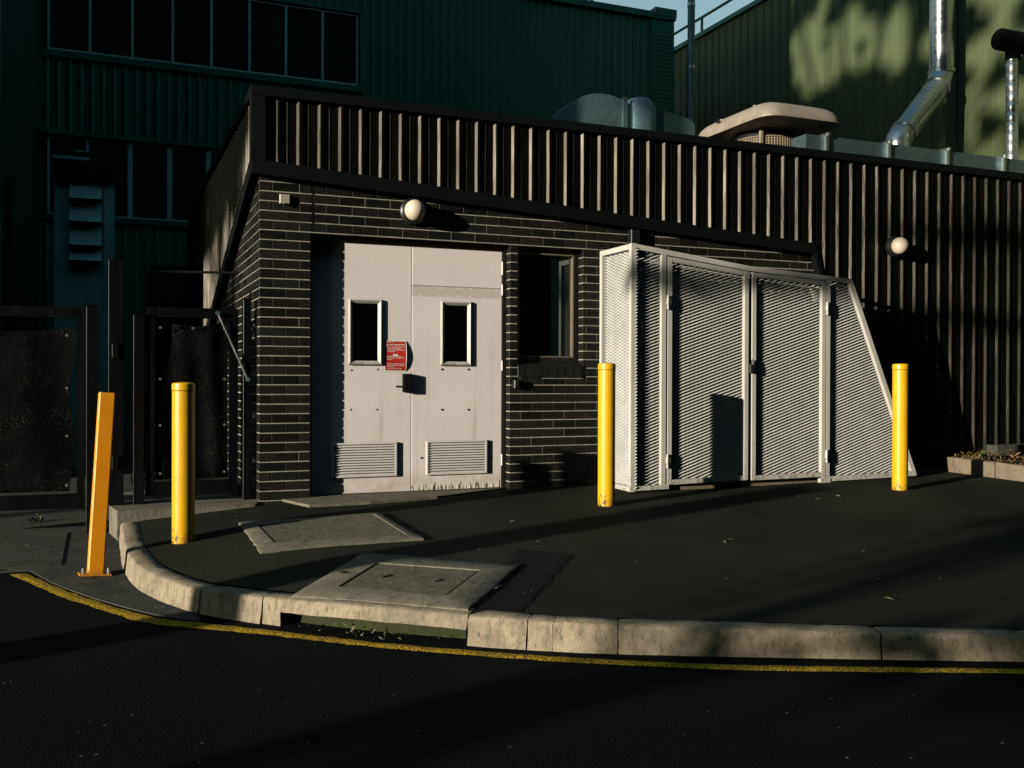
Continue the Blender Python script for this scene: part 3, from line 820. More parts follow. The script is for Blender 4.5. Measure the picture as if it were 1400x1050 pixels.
# fixed frame
mb = MB()
mb.box(CX0, CX0+S, CY, CY+S, gz(CX0)-.005, ctop(CX0)-.001)                 # corner post
mb.box(CX0+.001, CX0+S-.001, -.055, -.006, -.01, ctop(CX0)-.002)           # wall post
mb.box(CX0+.002, CX0+S-.002, CY+S, -.055, ctop(CX0)-S-.004, ctop(CX0)-.004) # return top rail
mb.box(CX0+.002, CX0+S-.002, CY+S, -.055, .002, .048)
mb.box(3.714, 3.762, CY+.001, CY+S-.001, .012, ctop(3.76)-S+.002)
mb.prism([(CX0+S,CY+.002,.006),(3.80,CY+.002,.012),(3.80,CY+.002,.056),(CX0+S,CY+.002,.050)], (0,S-.004,0))
def rail(x0, x1, f, h, y0=CY+.0005, d=S-.001):
    mb.prism([(x0,y0,f(x0)-h),(x1,y0,f(x1)-h),(x1,y0,f(x1)),(x0,y0,f(x0))], (0,d,0))
rail(CX0+S, 4.72, ctop, S); rail(4.72, 6.0, ctop, S)
mb.box(5.703, 5.749, CY+.001, CY+S-.001, .012, ctop(5.72)-S+.002)
# slanted end
sl0, sl1 = Vector((6.035, CY, ctop(6.02)-.002)), Vector((6.945, CY, .036))
dv = (sl1-sl0).normalized(); inn = Vector((-dv.z, 0, dv.x)) * -1
if inn.x > 0: inn = -inn
mb.prism([sl0+Vector((-.035,0,0)), sl0, sl1, sl1+Vector((-.055,0,0)), sl0+Vector((-.035,0,-.05))], (0,S-.002,0))
mb.prism([(5.66,CY+.002,.014),(6.925,CY+.002,.032),(6.90,CY+.002,.084),(5.66,CY+.002,.064)], (0,S-.004,0))
mb.box(5.64, 5.76, CY-.004, CY+S+.002, .002, .05)
# rear top rail along the wall and the sloped end brace
mb.bar((CX0+.03, -.03, ctop(CX0)-.03), (6.0, -.03, ctop(6.0)-.03), .045)
mb.bar((6.02, -.03, ctop(6.0)-.03), (6.02, CY+.03, ctop(6.0)-.03), .045)
mb.bar((6.02, -.03, ctop(6.0)-.03), (6.93, -.03, .06), .045)
mb.build('frame', M['cage'], CG)
mb = MB()
strands(mb, lambda u, z: Vector((CX0+.048, -.05-u, z)), ((0,-1,0), (-1,0,0)), lambda u, z: True, .0, .57, .05, ctop(CX0)-.07, wd=.031, tilt=48, main=-1)
mb.build('return_mesh', M['cagemesh'], CG, normals=False)
mb = MB()
strands(mb, lambda u, z: Vector((u, YM, z)), ((1,0,0), (0,-1,0)), lambda u, z: z < ctop(u)-.012, CX0+.045, 3.715, .05, 2.35)
mb.build('front_mesh', M['cagemesh'], CG, normals=False)
def slant_x(z): return sl0.x + (sl1.x-sl0.x)*(sl0.z-z)/(sl0.z-sl1.z)
mb = MB()
strands(mb, lambda u, z: Vector((u, YM, z)), ((1,0,0), (0,-1,0)), lambda u, z: z < ctop(u)-.012 and u < slant_x(z)-.02, 5.745, 6.92, .06, 2.2)
mb.build('end_mesh', M['cagemesh'], CG, normals=False)
def cgate(x0, x1, z0a, z0b, lab):
    t = lambda x: ctop(x) - S - .010
    mb = MB(); s = .046
    mb.prism([(x0,CY,z0a),(x0+s,CY,z0a+.001),(x0+s,CY,t(x0+s)-.001),(x0,CY,t(x0))], (0,S-.002,0))
    mb.prism([(x1-s,CY,z0b),(x1,CY,z0b),(x1,CY,t(x1)),(x1-s,CY,t(x1-s))], (0,S-.002,0))
    mb.prism([(x0+s,CY+.002,t(x0+s)-s),(x1-s,CY+.002,t(x1-s)-s),(x1-s,CY+.002,t(x1-s)),(x0+s,CY+.002,t(x0+s))], (0,S-.006,0))
    mb.prism([(x0+s,CY+.002,z0a),(x1-s,CY+.002,z0b),(x1-s,CY+.002,z0b+s),(x0+s,CY+.002,z0a+s)], (0,S-.006,0))
    g = mb.build('gate', M['cage'], CG, loc=(x0, CY, z0a)); g['label'] = lab
    mb = MB()
    strands(mb, lambda u, z: Vector((u, YM, z)), ((1,0,0), (0,-1,0)), lambda u, z: z < t(u)-.008 and z > z0a+(z0b-z0a)*(u-x0)/(x1-x0)+.035, x0+s-.012, x1-s+.012, min(z0a,z0b), 2.3)
    mb.build('mesh', M['cagemesh'], g, normals=False)
    return g
g1 = cgate(3.782, 4.722, .052, .066, 'left mesh gate'); g2 = cgate(4.768, 5.690, .060, .066, 'right mesh gate')
for x, g in ((3.774, g1), (5.698, g2)):
    for z in (.26, 1.80):
        mb = MB(); mb.box(x-.012, x+.03 if g is g1 else x+.012, CY-.018, CY-.001, z, z+.055); mb.tube([(x,CY-.014,z-.045),(x,CY-.014,z+.09)], .013, 10)
        mb.build('hinge', M['cage'], g, loc=(x, CY, z))
mb = MB(); zz = onY(1026, 503, CY).z
mb.cbox(4.725, 4.765, CY-.03, CY+.02, zz-.05, zz+.035, .004); mb.tube([(4.745,CY-.02,zz+.03),(4.745,CY-.02,zz+.07),(4.752,CY-.02,zz+.085),(4.762,CY-.02,zz+.07),(4.762,CY-.02,zz+.03)], .005, 8)
mb.build('padlock', M['black'], g1, loc=(4.745, CY, zz))
mb = MB(); xa, xb = gx0(863), gx0(875); mb.cbox(xa, xb, -.075, -.004, onY(869,345,-.07).z, onY(869,314,-.07).z, .004); mb.build('wall_bracket', M['frame_dark'], CG)
# concrete strip under the cage gates
mb = MB(); mb.box(3.40, 5.66, -.60, -.09, -.12, .022)
struct(mb, 'cage_plinth', M['planter'])

# ------------------------------------------------------------------ bollards
def bollard(x, y, h, d, label):
    t = thing('bollard', (x, y, G(x,y)-.004), label, 'bollard', 'yellow bollards on the footpath')
    r = d/2; z0 = G(x,y)-.004
    mb = MB(); mb.lathe((x,y,z0), [(r,-.05),(r,.0),(r,h-.075),(r,h-.068),(r*1.0,h-.06)], 40); mb.build('post', M['yellow'], t, auto=40)
    mb = MB(); mb.lathe((x,y,z0), [(r*.98,h-.062),(r*1.03,h-.060),(r*1.035,h-.052),(r*1.035,h-.028),(r*1.015,h-.014),(r*.93,h-.007),(r*.6,h-.002),(r*.2,h)], 40)
    cp = mb.build('cap', M['yellow'], t, auto=30)
    mb = MB(); mb.lathe((x,y,z0), [(r*1.006,h-.0660),(r*1.012,h-.0645),(r*1.012,h-.0630),(r*1.006,h-.0615)], 40); mb.build('weld_seam', M['weld'], cp, auto=30)
    return t
bollard(-.732, -1.364, 1.165, .160, 'thick yellow bollard standing between the leaning post and the black gate')
B2 = bollard(2.821, -1.215, 1.258, .152, 'yellow bollard at the left corner of the mesh cage')
def dup(o, loc, label):
    r = o.copy(); COL.objects.link(r); r.location = loc; r['label'] = label
    for ch in list(o.children):
        c_ = ch.copy(); COL.objects.link(c_); c_.parent = r
        for g in ch.children:
            e_ = g.copy(); COL.objects.link(e_); e_.parent = c_
    return r
b3 = dup(B2, (6.058, -1.327, G(6.058,-1.327)-.004), 'yellow bollard in front of the slanted right end of the mesh cage')
b3.rotation_euler.z = 2.1

# leaning square post with base plate
bp = Vector((-1.322, -1.50, DV(-1.3,-1.5)+.002)); tp_ = Vector((-1.249, -1.36, .962))
sp = thing('square_post', bp, 'leaning square orange yellow post bolted to the driveway by the kerb', 'post')
ax = (tp_-bp).normalized(); rx = Vector((1,.10,0)); rx = (rx-ax*rx.dot(ax)).normalized(); ry = ax.cross(rx); hw = .0515
cs = [rx*-hw+ry*-hw, rx*hw+ry*-hw, rx*hw+ry*hw, rx*-hw+ry*hw]; ch_ = []
for q0, q1 in zip(cs, cs[1:]+cs[:1]): ch_ += [q0.lerp(q1,.07), q0.lerp(q1,.93)]
mb = MB(); mb.tube_rings([[bp+c for c in ch_], [tp_+c for c in ch_]]); mb.build('post', M['orange'], sp, auto=20)
mb = MB(); mb.prism([bp+rx*-.105+ry*-.07+Vector((0,0,-.004)), bp+rx*.10+ry*-.07+Vector((0,0,-.004)), bp+rx*.10+ry*.07+Vector((0,0,.004)), bp+rx*-.105+ry*.07+Vector((0,0,.004))], (0,0,.012))
mb.build('base_plate', M['orange'], sp)
for s in (-.082, .080):
    for q in (-.045,):
        mb = MB(); c_ = bp+rx*s+ry*q; mb.tube([c_, c_+Vector((0,0,.03))], .012, 6); mb.tube([c_, c_+Vector((0,0,.05))], .006, 8); mb.build('bolt', M['bolt'], sp)

# ------------------------------------------------------------------ black gates on the left
YG = .20
def gx(px, py=520, y=YG): return onY(px, py, y).x
def gzz(px, py, y=YG): return onY(px, py, y).z
def gate(x0, x1, z0, z1, st, label, tears, top_gap):
    t = thing('gate', ((x0+x1)/2, YG, z0), label, 'gate', 'black cloth covered gates')
    mb = MB(); mb.box(x0, x0+st, YG-.03, YG+.03, z0, z1); mb.box(x1-st, x1, YG-.03, YG+.03, z0, z1)
    mb.box(x0+st, x1-st, YG-.028, YG+.028, z1-.09, z1); mb.box(x0+st, x1-st, YG-.028, YG+.028, z0, z0+.12)
    mb.box(x0+st, x1-st, YG-.034, YG-.026, z0+.115, z0+.125)
    mb.build('frame', M['blackpaint'], t)
    mb = MB(); N, K = 26, 34; rg = random.Random(int(x0*100))
    ph = [rg.uniform(0,6) for _ in range(6)]
    for j in range(K+1):
        for i in range(N+1):
            u, v = i/N, j/K
            sag = .02*math.sin(u*math.pi)*math.sin(v*7+ph[0]) + .012*math.sin(u*17+ph[1]+v*2) * (.4+.6*abs(2*u-1)) + .010*math.sin(v*11+u*5+ph[2])
            xa, xb = x0+st+.01, x1-st-.01-(.05*math.sin(v*5+ph[3])**2 if tears else 0)
            zz_ = z0+.14 + (z1-top_gap-z0-.14)*v - (.05*math.sin(u*math.pi) if v > .97 else 0)
            mb.v.append(Vector((xa+(xb-xa)*u, YG+.012+sag, zz_)))
    for j in range(K):
        for i in range(N): mb.f.append((j*(N+1)+i, j*(N+1)+i+1, (j+1)*(N+1)+i+1, (j+1)*(N+1)+i))
    mb.build('shade_cloth', M['cloth'], t, smooth=True)
    n = 0
    for v in (.04, .34, .63, .95):
        for u in (.04, .5, .96):
            if v in (.34,.63) and u == .5: continue
            x = x0+st+.02+(x1-x0-2*st-.04)*u; z = z0+.14+(z1-top_gap-z0-.14)*v
            mb = MB(); mb.tube([(x,YG-.032,z),(x,YG-.038,z)], .012, 12); mb.build('eyelet', M['bolt'], t); n += 1
    return t
gate(-3.05, gx(116), gzz(60,696), gzz(60,419), .06, 'wide black gate at the far left, its cloth pinned flat', True, .17)
gate(gx(199), gx(325), gzz(260,676), gzz(260,421), .075, 'narrow black gate beside the brick pillar, its cloth sagging', False, .11)
def gpost(px0, px1, pt, pb, label, y=YG, d=.10):
    x0, x1 = gx(px0), gx(px1); zt_, zb_ = gzz((px0+px1)/2, pt), -.34
    if px0 > 140: zb_ = -.02
    t = thing('gate_post', ((x0+x1)/2, y, zb_), label, 'post')
    mb = MB(); mb.cbox(x0, x1, y-.05, y-.05+d, zb_, zt_, .004); mb.build('post', M['blackpaint'], t)
    mb = MB(); mb.box(x0-.003, x1+.003, y-.053, y-.047+d, zt_-.002, zt_+.008); mb.build('cap', M['blackpaint'], t)
    return t
p1 = gpost(118, 135, 419, 695, 'black steel post on the latch side of the wide gate')
p2 = gpost(148, 169, 356, 694, 'tallest black steel post between the two gates')
for z in (1.30, .35):
    x0 = gx(153); mb = MB(); mb.cbox(x0, x0+.05, YG-.075, YG-.05, z-.06, z+.06, .004); mb.build('hinge_block', M['blackpaint'], p2)
p3 = gpost(182, 197, 431, 680, 'slim black steel post close to the left of the narrow gate')
p4 = gpost(331.5, 342, 410, 683, 'black steel post bolted to the brick pillar')
for z in (1.55, 1.13, .73, .33):
    mb = MB(); mb.box(-.06, -.006, YG-.03, YG+.03, z-.03, z+.03); mb.tube([(-.03,YG-.03,z),(-.03,YG-.042,z)], .012, 8); mb.build('bracket', M['galvdull'], p4)
mb = MB(); a1, b1 = onY(298,428,YG-.05), onY(339,519,YG-.07)
st_ = thing('stay_rod', b1, 'thin steel stay rod sloping across the narrow gate to the wall post', 'rod')
mb.tube([a1,b1], .010, 8); mb.build('rod', M['galv'], st_)
for q_ in (a1, b1):
    mb = MB(); mb.tube([q_+Vector((0,.03,0)), q_+Vector((0,-.02,0))], .018, 10); mb.build('pivot', M['galvdull'], st_)
# thin cable running from the side wall
mb = MB(); q0, q1, q2 = Vector((-.9,1.6,onX(340,364,-.02).z+.02)), Vector((-.03,1.2,onX(340,364,-.02).z)), Vector((-.03,.62,1.95))
q3 = Vector((-.03,.55,1.70))
hr = thing('cable', q1, 'thin dark pipe fixed to the side of the brick pillar above the narrow gate', 'pipe')
mb.tube([q0,q1], .013, 8); mb.build('pipe_run', M['flatblack'], hr)

# ------------------------------------------------------------------ green buildings behind
YF = 11.0; ZT = 9.58
GB = thing('green_building', (4, YF, 0), 'tall dark green ribbed metal building behind, with rows of windows', 'building')
uwx0, uwx1, uwz0, uwz1 = -2.236, 3.526, 7.08, 8.53
lwx0, lwx1, lwz0, lwz1 = -2.234, 1.05, 4.07, 5.50
mb = MB()
fP = lambda u, e, z: Vector((u, YF-e, z))
def fac(x0, x1, z0, z1): ribbed(mb, x0, x1, lambda u: z0, lambda u: z1, .19, .0, .03, .03, .03, fP)
fac(-2.4, 11.0, uwz1+.06, ZT-.1); fac(uwx1+.06, 11.0, uwz0-.10, uwz1+.06); fac(-2.4, 11.0, lwz1+.08, uwz0-.10); fac(lwx1+.06, 11.0, lwz0-.08, lwz1+.08); fac(-2.4, 11.0, 0, lwz0-.08)
mb.box(-2.8, 11.0, YF+.1, YF+.3, -.3, ZT-.1); mb.box(10.8, 11.0, YF+.3, YF+3, -.3, ZT-.1)
mb.build('wall', M['green'], GB)
mb = MB()
mb.box(-2.4, 11.06, YF-.09, YF+.35, ZT-.12, ZT+.02); mb.box(10.50, 11.07, YF-.10, YF+.36, ZT-.05, ZT+.13)
mb.box(10.42, 11.03, YF-.05, YF+.1, 3.0, ZT-.12)
mb.box(uwx0-.06, uwx1+.08, YF-.06, YF+.02, uwz0-.13, uwz0-.02); mb.box(lwx0-.06, lwx1+.08, YF-.06, YF+.02, lwz0-.10, lwz0-.02); mb.box(lwx0-.1, lwx1+.1, YF-.08, YF+.02, lwz1+.03, lwz1+.10)
mb.box(uwx0-.06,uwx1+.08,YF-.06,YF+.02,uwz1+.02,uwz1+.09); mb.box(uwx1+.03,uwx1+.1,YF-.055,YF+.02,uwz0-.02,uwz1+.02); mb.box(lwx1+.03,lwx1+.1,YF-.055,YF+.02,lwz0-.02,lwz1+.03)
for k in range(44): mb.box(10.43, 11.0, YF-.062, YF-.05, 5.2+k*.09, 5.235+k*.09)
mb.build('flashing', M['green'], GB)
mb = MB(); mb.box(-2.4, 10.9, YF+.2, YF+14, ZT-.35, ZT-.25); mb.build('roof', M['roof'], GB)
def win(x0, x1, z0, z1, mull, mw=.022):
    mb = MB(); mb.ring_frame(x0, x1, z0, z1, [(0,.1),(0,-.02),(.035,-.02),(.035,.06)], YF)
    for px in mull: mb.box(px-mw, px+mw, YF-.022, YF+.05, z0+.03, z1-.03)
    f_ = mb.build('window', M['alu'], GB, loc=((x0+x1)/2, YF, z0))
    ed = [x0+.035]+[v for px in mull for v in (px-mw+.002, px+mw-.002)]+[x1-.035]
    for k in range(0, len(ed), 2):
        mb = MB(); mb.box(ed[k], ed[k+1], YF+.05, YF+.06, z0+.035, z1-.035); mb.build('pane', M['glass2'], f_, loc=(ed[k], YF, z0))
win(uwx0, uwx1, uwz0, uwz1, [gx(px, 60, YF) for px in (123,181,236,289,341,391,441)])
win(lwx0, lwx1, lwz0, lwz1, [gx(px, 230, YF) for px in (121,178,232,285)], .045)
mb = MB(); xd0, xd1 = gx(205,400,YF), gx(262,400,YF); mb.box(xd0, xd1, YF-.06, YF-.03, 0, 3.2); mb.build('service_door', M['frame_dark'], GB)

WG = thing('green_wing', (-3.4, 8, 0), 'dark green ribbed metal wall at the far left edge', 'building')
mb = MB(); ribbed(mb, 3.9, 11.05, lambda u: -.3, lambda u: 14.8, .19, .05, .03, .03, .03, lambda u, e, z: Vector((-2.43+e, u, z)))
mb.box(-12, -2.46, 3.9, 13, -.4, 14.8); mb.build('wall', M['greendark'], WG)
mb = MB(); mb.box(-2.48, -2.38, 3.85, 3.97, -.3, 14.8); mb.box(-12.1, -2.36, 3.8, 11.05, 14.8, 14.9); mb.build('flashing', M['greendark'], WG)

XR = 13.0; ZR = 10.0
OG = thing('olive_building', (XR+2, 6, 0), 'large olive green ribbed metal building at right, dappled with tree shadow', 'building')
mb = MB(); ribbed(mb, -9, 30, lambda u: -.3, lambda u: ZR, .30, .0, .02, .02, .022, lambda u, e, z: Vector((XR-e, u, z)))
mb.box(XR+.05, XR+12, -9, 30, -.3, ZR-.02); mb.build('wall', M['olive'], OG)
mb = MB(); mb.box(XR-.07, XR+.2, -9, 30, ZR-.05, ZR+.06); mb.box(XR-.05,XR+.1,-9.1,-8.95,-.3,ZR); mb.build('roof_edge', M['green'], OG)
def railing(name, pts, h, mids, label, r=.038):
    t = thing(name, pts[0], label, 'railing'); mb = MB()
    for m_ in mids+[h]: mb.tube([Vector(p)+Vector((0,0,m_)) for p in pts], r, 8)
    mb.build('rail', M['green'], t); 
    for a_, b_ in zip(pts[:-1], pts[1:]):
        n = max(1, int((Vector(b_)-Vector(a_)).length/2.2))
        for k in range(n):
            p = Vector(a_).lerp(Vector(b_), k/n); mb = MB(); mb.tube([p, p+Vector((0,0,h))], r, 8); mb.build('upright', M['green'], t)
railing('roof_railing', [(XR+.25, 15.6, ZR), (XR+.25, 1.0, ZR)], .62, [.12], 'dark railing along the roof of the olive building')
railing('roof_railing', [(11.0, YF+3.6, ZT-.6), (XR+.25, YF+3.8, ZT-.6)], 1.1, [.35], 'short dark railing in the gap between the two roofs')
railing('roof_railing', [(9.2, YF+.6, ZT), (10.25, YF+.6, ZT)], .55, [.12], 'dark railing end on the roof of the dark green building')

# ventilation tower at the left
y0 = 5.0
VT = thing('ventilation_tower', (-1.5, y0, 0), 'blue grey louvred ventilation tower rising behind the gates', 'tower')
x0, x1 = gx(74,300,y0), gx(157,300,y0); zt_ = gzz(110,245,y0)
mb = MB(); mb.box(x0, x1, y0, y0+.7, -.2, zt_); mb.box(gx(141,300,y0), x1-.005, y0-.02, y0, -.2, zt_-.01)
mb.box(gx(117,300,y0), gx(119,300,y0), y0-.012, y0, 0, gzz(110,360,y0)); mb.build('casing', M['bluegrey'], VT)
for pa, pb in ((250,273),(278,304),(309,336),(341,357)):
    za, zb_ = gzz(117,pa,y0), gzz(117,pb,y0); xa, xb = gx(95,300,y0), gx(139,300,y0)
    mb = MB(); mb.prism([(xa,y0-.003,za),(xa,y0-.10,zb_),(xa,y0-.003,zb_+.02)], (xb-xa,0,0)); mb.prism([(xa,y0-.10,zb_),(xa,y0-.10,zb_+.014),(xa,y0-.115,zb_)], (xb-xa,0,0))
    mb.build('louvre_hood', M['bluegrey'], VT)
mb = MB(); mb.prism([(x0+.02,y0-.10,gzz(110,243,y0)),(x1+.02,y0-.10,gzz(110,243,y0)),(x1+.03,y0-.12,gzz(110,222,y0)),(x0,y0-.12,gzz(110,222,y0))], (0,.85,0))
mb.box(gx(103,200,y0), gx(121,200,y0), y0+.0, y0+.5, gzz(110,222,y0), gzz(110,207,y0)); mb.box(gx(121,200,y0), gx(164,200,y0), y0+.05, y0+.6, gzz(110,222,y0), gzz(110,190,y0))
mb.build('cap', M['frame_dark'], VT)
mb = MB(); mb.box(x0-.01, gx(122,200,y0), y0-.16, y0+.3, gzz(110,222,y0)+.001, gzz(110,219,y0)+.012); mb.box(gx(102,200,y0), gx(121,200,y0), y0-.02, y0+.4, gzz(110,208,y0), gzz(110,206,y0)); mb.build('cap_edge', M['bluegrey'], VT)
c = onY(269, 354, 9.0)
t = thing('wall_lamp', (c.x, 9.3, c.z), 'half hidden pale lamp far behind the narrow gate', 'lamp', 'round wall lamps')
mb = MB(); mb.sphere(c, .085, 20, 12); mb.build('globe', M['globe'], t, smooth=True)
mb = MB(); mb.bar(c, c+Vector((0,.3,0)), .06); mb.bar((c.x,9.3,0),(c.x,9.3,c.z+.05),.06); mb.build('base', M['lampbase'], t)

# ------------------------------------------------------------------ roof equipment
RV = thing('roof_vent', (7.1, 2.15, 3.46), 'cream mushroom shaped roof vent above the parapet', 'roof vent')
near = onY(1048, 160, 1.5); vx0, vy0 = near.x - .05, 1.42; ax_, ay_ = 1.28, 1.80; vz = 4.465
cxv, cyv = vx0+ax_/2, vy0+ay_/2
def sq_ring(hx, hy, z, n=64, p=7.0):
    out = []
    for k in range(n):
        t = 2*math.pi*k/n; c_, s_ = math.cos(t), math.sin(t)
        f = (abs(c_)**p + abs(s_)**p)**(-1/p)
        out.append(Vector((cxv+hx*c_*f, cyv+hy*s_*f, z)))
    return out
mb = MB(); pr = [(.90,-.03),(.99,-.012),(1.02,-.012),(1.02,.012),(1.0,.02),(.985,.075),(.945,.135),(.87,.185),(.74,.232),(.54,.265),(.3,.283),(.1,.288)]
mb.tube_rings([sq_ring(ax_/2*a_, ay_/2*a_, vz+z) for a_, z in pr]); mb.build('cowl', M['vent'], RV, auto=35)
mb = MB(); mb.lathe((cxv,cyv,0), [(.40,3.46),(.40,4.15),(.43,4.18),(.43,4.36),(.40,4.42)], 40); mb.build('throat', M['frame_dark'], RV, auto=40)
mb = MB()
for k in range(72):
    q = 2*math.pi*k/72; mb.box(cxv+.44*math.cos(q)-.004, cxv+.44*math.cos(q)+.004, cyv+.44*math.sin(q)-.004, cyv+.44*math.sin(q)+.004, 4.0, 4.34)
for z in [4.0+.034*k for k in range(11)]: mb.tube([(cxv+.44*math.cos(2*math.pi*k/36), cyv+.44*math.sin(2*math.pi*k/36), z) for k in range(37)], .0045, 5, False)
mb.build('bird_mesh', M['ventmesh'], RV)
for q in ((-.40,-.32),(.40,-.30),(-.40,.45),(.36,.45)):
    mb = MB(); mb.lathe((cxv+q[0], cyv+q[1], vz+.235), [(.035,-.02),(.032,.03),(.02,.035)], 14); mb.build('bolt', M['vent'], RV)
for sx_, sy_ in ((-1,-1),(1,-1),(1,1),(-1,1)):
    mb = MB(); mb.box(cxv+sx_*.33-.02, cxv+sx_*.33+.02, cyv+sy_*.36-.02, cyv+sy_*.36+.02, 3.46, vz); mb.build('bracket', M['vent'], RV)
mb = MB(); c_ = onX(981, 166, vx0+.0); mb.box(vx0-.004, vx0+.02, c_.y-.03, c_.y+.03, c_.z-.02, c_.z+.02); mb.build('data_plate', M['black'], RV)

DU = thing('air_duct', (9.5, 1.6, 3.46), 'long flat galvanised air duct lying along the roof edge', 'duct')
mb = MB(); mb.box(7.18, 13, 1.50, 1.78, 3.85, 4.285)
for xa, xb in ((7.52,8.52),(8.56,9.57),(9.61,10.64),(10.68,11.9)):
    cx_ = (xa+xb)/2; mb.add([(xa,1.499,3.86),(xb,1.499,3.86),(xb,1.499,4.28),(xa,1.499,4.28),(cx_,1.490,4.07)], [(0,1,4),(1,2,4),(2,3,4),(3,0,4)])
mb.build('body', M['galvduct'], DU)
for xf in (7.49, 8.537, 9.588, 10.66):
    mb = MB(); mb.box(xf-.022, xf+.022, 1.455, 1.80, 3.80, 4.315); mb.box(xf-.005,xf+.03,1.44,1.47,4.28,4.325); mb.build('flange', M['galv'], DU)
def pipe(name, pts, r, label, rings, mat, cat='pipe', seam=.12):
    t = thing(name, pts[0], label, cat)
    mb = MB(); P = []; Rr = []
    for a_, b_ in zip(pts[:-1], pts[1:]):
        a_, b_ = Vector(a_), Vector(b_); L = (b_-a_).length; n = max(2, int(L/seam))
        for k in range(n):
            f = k/n
            for e, rr_ in ((0, r), (.46/n, r), (.48/n, r*.975), (.50/n, r*.975), (.52/n, r)):
                if f+e < 1: P.append(a_.lerp(b_, f+e)); Rr.append(rr_)
    P.append(Vector(pts[-1])); Rr.append(r)
    mb.tube(P, Rr, 28); mb.build('tube', M[mat], t, auto=50)
    for (c_, d_) in rings:
        c_ = Vector(c_); d_ = Vector(d_).normalized(); mb = MB(); mb.tube([c_-d_*.03, c_-d_*.03, c_+d_*.03, c_+d_*.03], [r, r*1.12, r*1.12, r], 28); mb.build('collar', M['galv'], t, auto=40)
    return t
yb = 4.35; e1 = onY(1287, 112, yb); e2 = onY(1228, 192, 3.9)
pipe('spiral_pipe', [(e1.x, yb, 11.5), (e1.x, yb, e1.z+.15), tuple(Vector((e1.x,yb,e1.z)) + (e2-e1).normalized()*.16), tuple(e2), (e2.x-.12, e2.y-.05, 3.4)], .205, 'wide spiral steel pipe with an elbow, rising above the duct',
     [((e1.x,yb,e1.z+.17),(0,0,1)), (Vector((e1.x,yb,e1.z))+(e2-e1).normalized()*.22, e2-e1), (e2-(e2-e1).normalized()*.25, e2-e1)], 'galv')
y2 = 2.75; e3 = onY(1384, 80, y2)
PT = pipe('flue_pipe', [(e3.x, y2, 3.4), (e3.x, y2, e3.z)], .095, 'slender shiny steel flue at the right edge with a dark cowl on top', [], 'galv', seam=.16)
mb = MB(); q = onY(1385, 57, y2); mb.tube([(q.x-.34,y2,q.z),(q.x-.30,y2,q.z),(q.x+.36,y2,q.z),(q.x+.40,y2,q.z)], [.11,.17,.17,.11], 20); mb.tube([(q.x,y2,q.z-.3),(q.x,y2,q.z)], .12, 16); mb.build('cowl', M['flatblack'], PT, auto=40)
y3 = 9.0; e4 = onY(944.5, 170, y3); e5 = onY(944.5, 10, y3)
pipe('vent_pipe', [(e4.x,y3,3.4),(e4.x,y3,e5.z+1.5)], .078, 'thin dark vertical pipe in the gap between the two green buildings', [((e4.x,y3,e5.z+.05),(0,0,1)), ((e4.x,y3,onY(944,92,y3).z),(0,0,1))], 'galvdull', seam=.07)
# fan housing
y4 = 7.0; c_ = onY(826, 208, y4); rr_ = (onY(826,128,y4)-c_).length
FH = thing('fan_housing', (c_.x, y4, 3.46), 'round galvanised fan housing peeping over the parapet', 'fan')
mb = MB(); n = 48
ringf = lambda r, y: [Vector((c_.x+r*math.cos(2*math.pi*k/n), y, c_.z+r*math.sin(2*math.pi*k/n))) for k in range(n)]
mb.tube_rings([ringf(rr_*.97,y4), ringf(rr_,y4+.01), ringf(rr_,y4+.55), ringf(rr_*.97,y4+.56)]); mb.build('scroll', M['galvdull'], FH, auto=40)
mb = MB(); mb.box(gx(851,150,y4), gx(857,150,y4), y4-.03, y4-.002, 3.46, gzz(853,133,y4)); mb.build('strap', M['galvdull'], FH)
mb = MB(); xo0, xo1 = gx(858,150,y4), gx(903,150,y4); mb.tube([((xo0+xo1)/2, y4+.25, 3.46), ((xo0+xo1)/2, y4+.25, gzz(880,143,y4)), ((xo0+xo1)/2, y4+.27, gzz(880,137,y4))], [(xo1-xo0)/2,(xo1-xo0)/2,(xo1-xo0)/2.6], 32); mb.build('outlet', M['galvdull'], FH, auto=40)
y5 = 8.0
RB = thing('roof_hood', (gx(927,160,y5), y5, 3.46), 'small dark hooded unit beside the thin vent pipe', 'vent')
mb = MB(); xa, xb = gx(906,160,y5), gx(950,160,y5); za, zb_ = gzz(925,152,y5), gzz(945,166,y5)
mb.prism([(xa,y5,3.46),(xb,y5,3.46),(xb,y5,zb_-.05),(xb-.08,y5,zb_+.03),(xb-.25,y5,zb_+.07),(xa+.12,y5,za-.03),(xa,y5,za)], (0,.5,0)); mb.build('hood', M['galvdull'], RB)
mb = MB(); mb.tube([(xa-.01,y5-.02,3.46),(xa-.01,y5-.02,za+.02)], .02, 8); mb.build('stay', M['frame_dark'], RB)

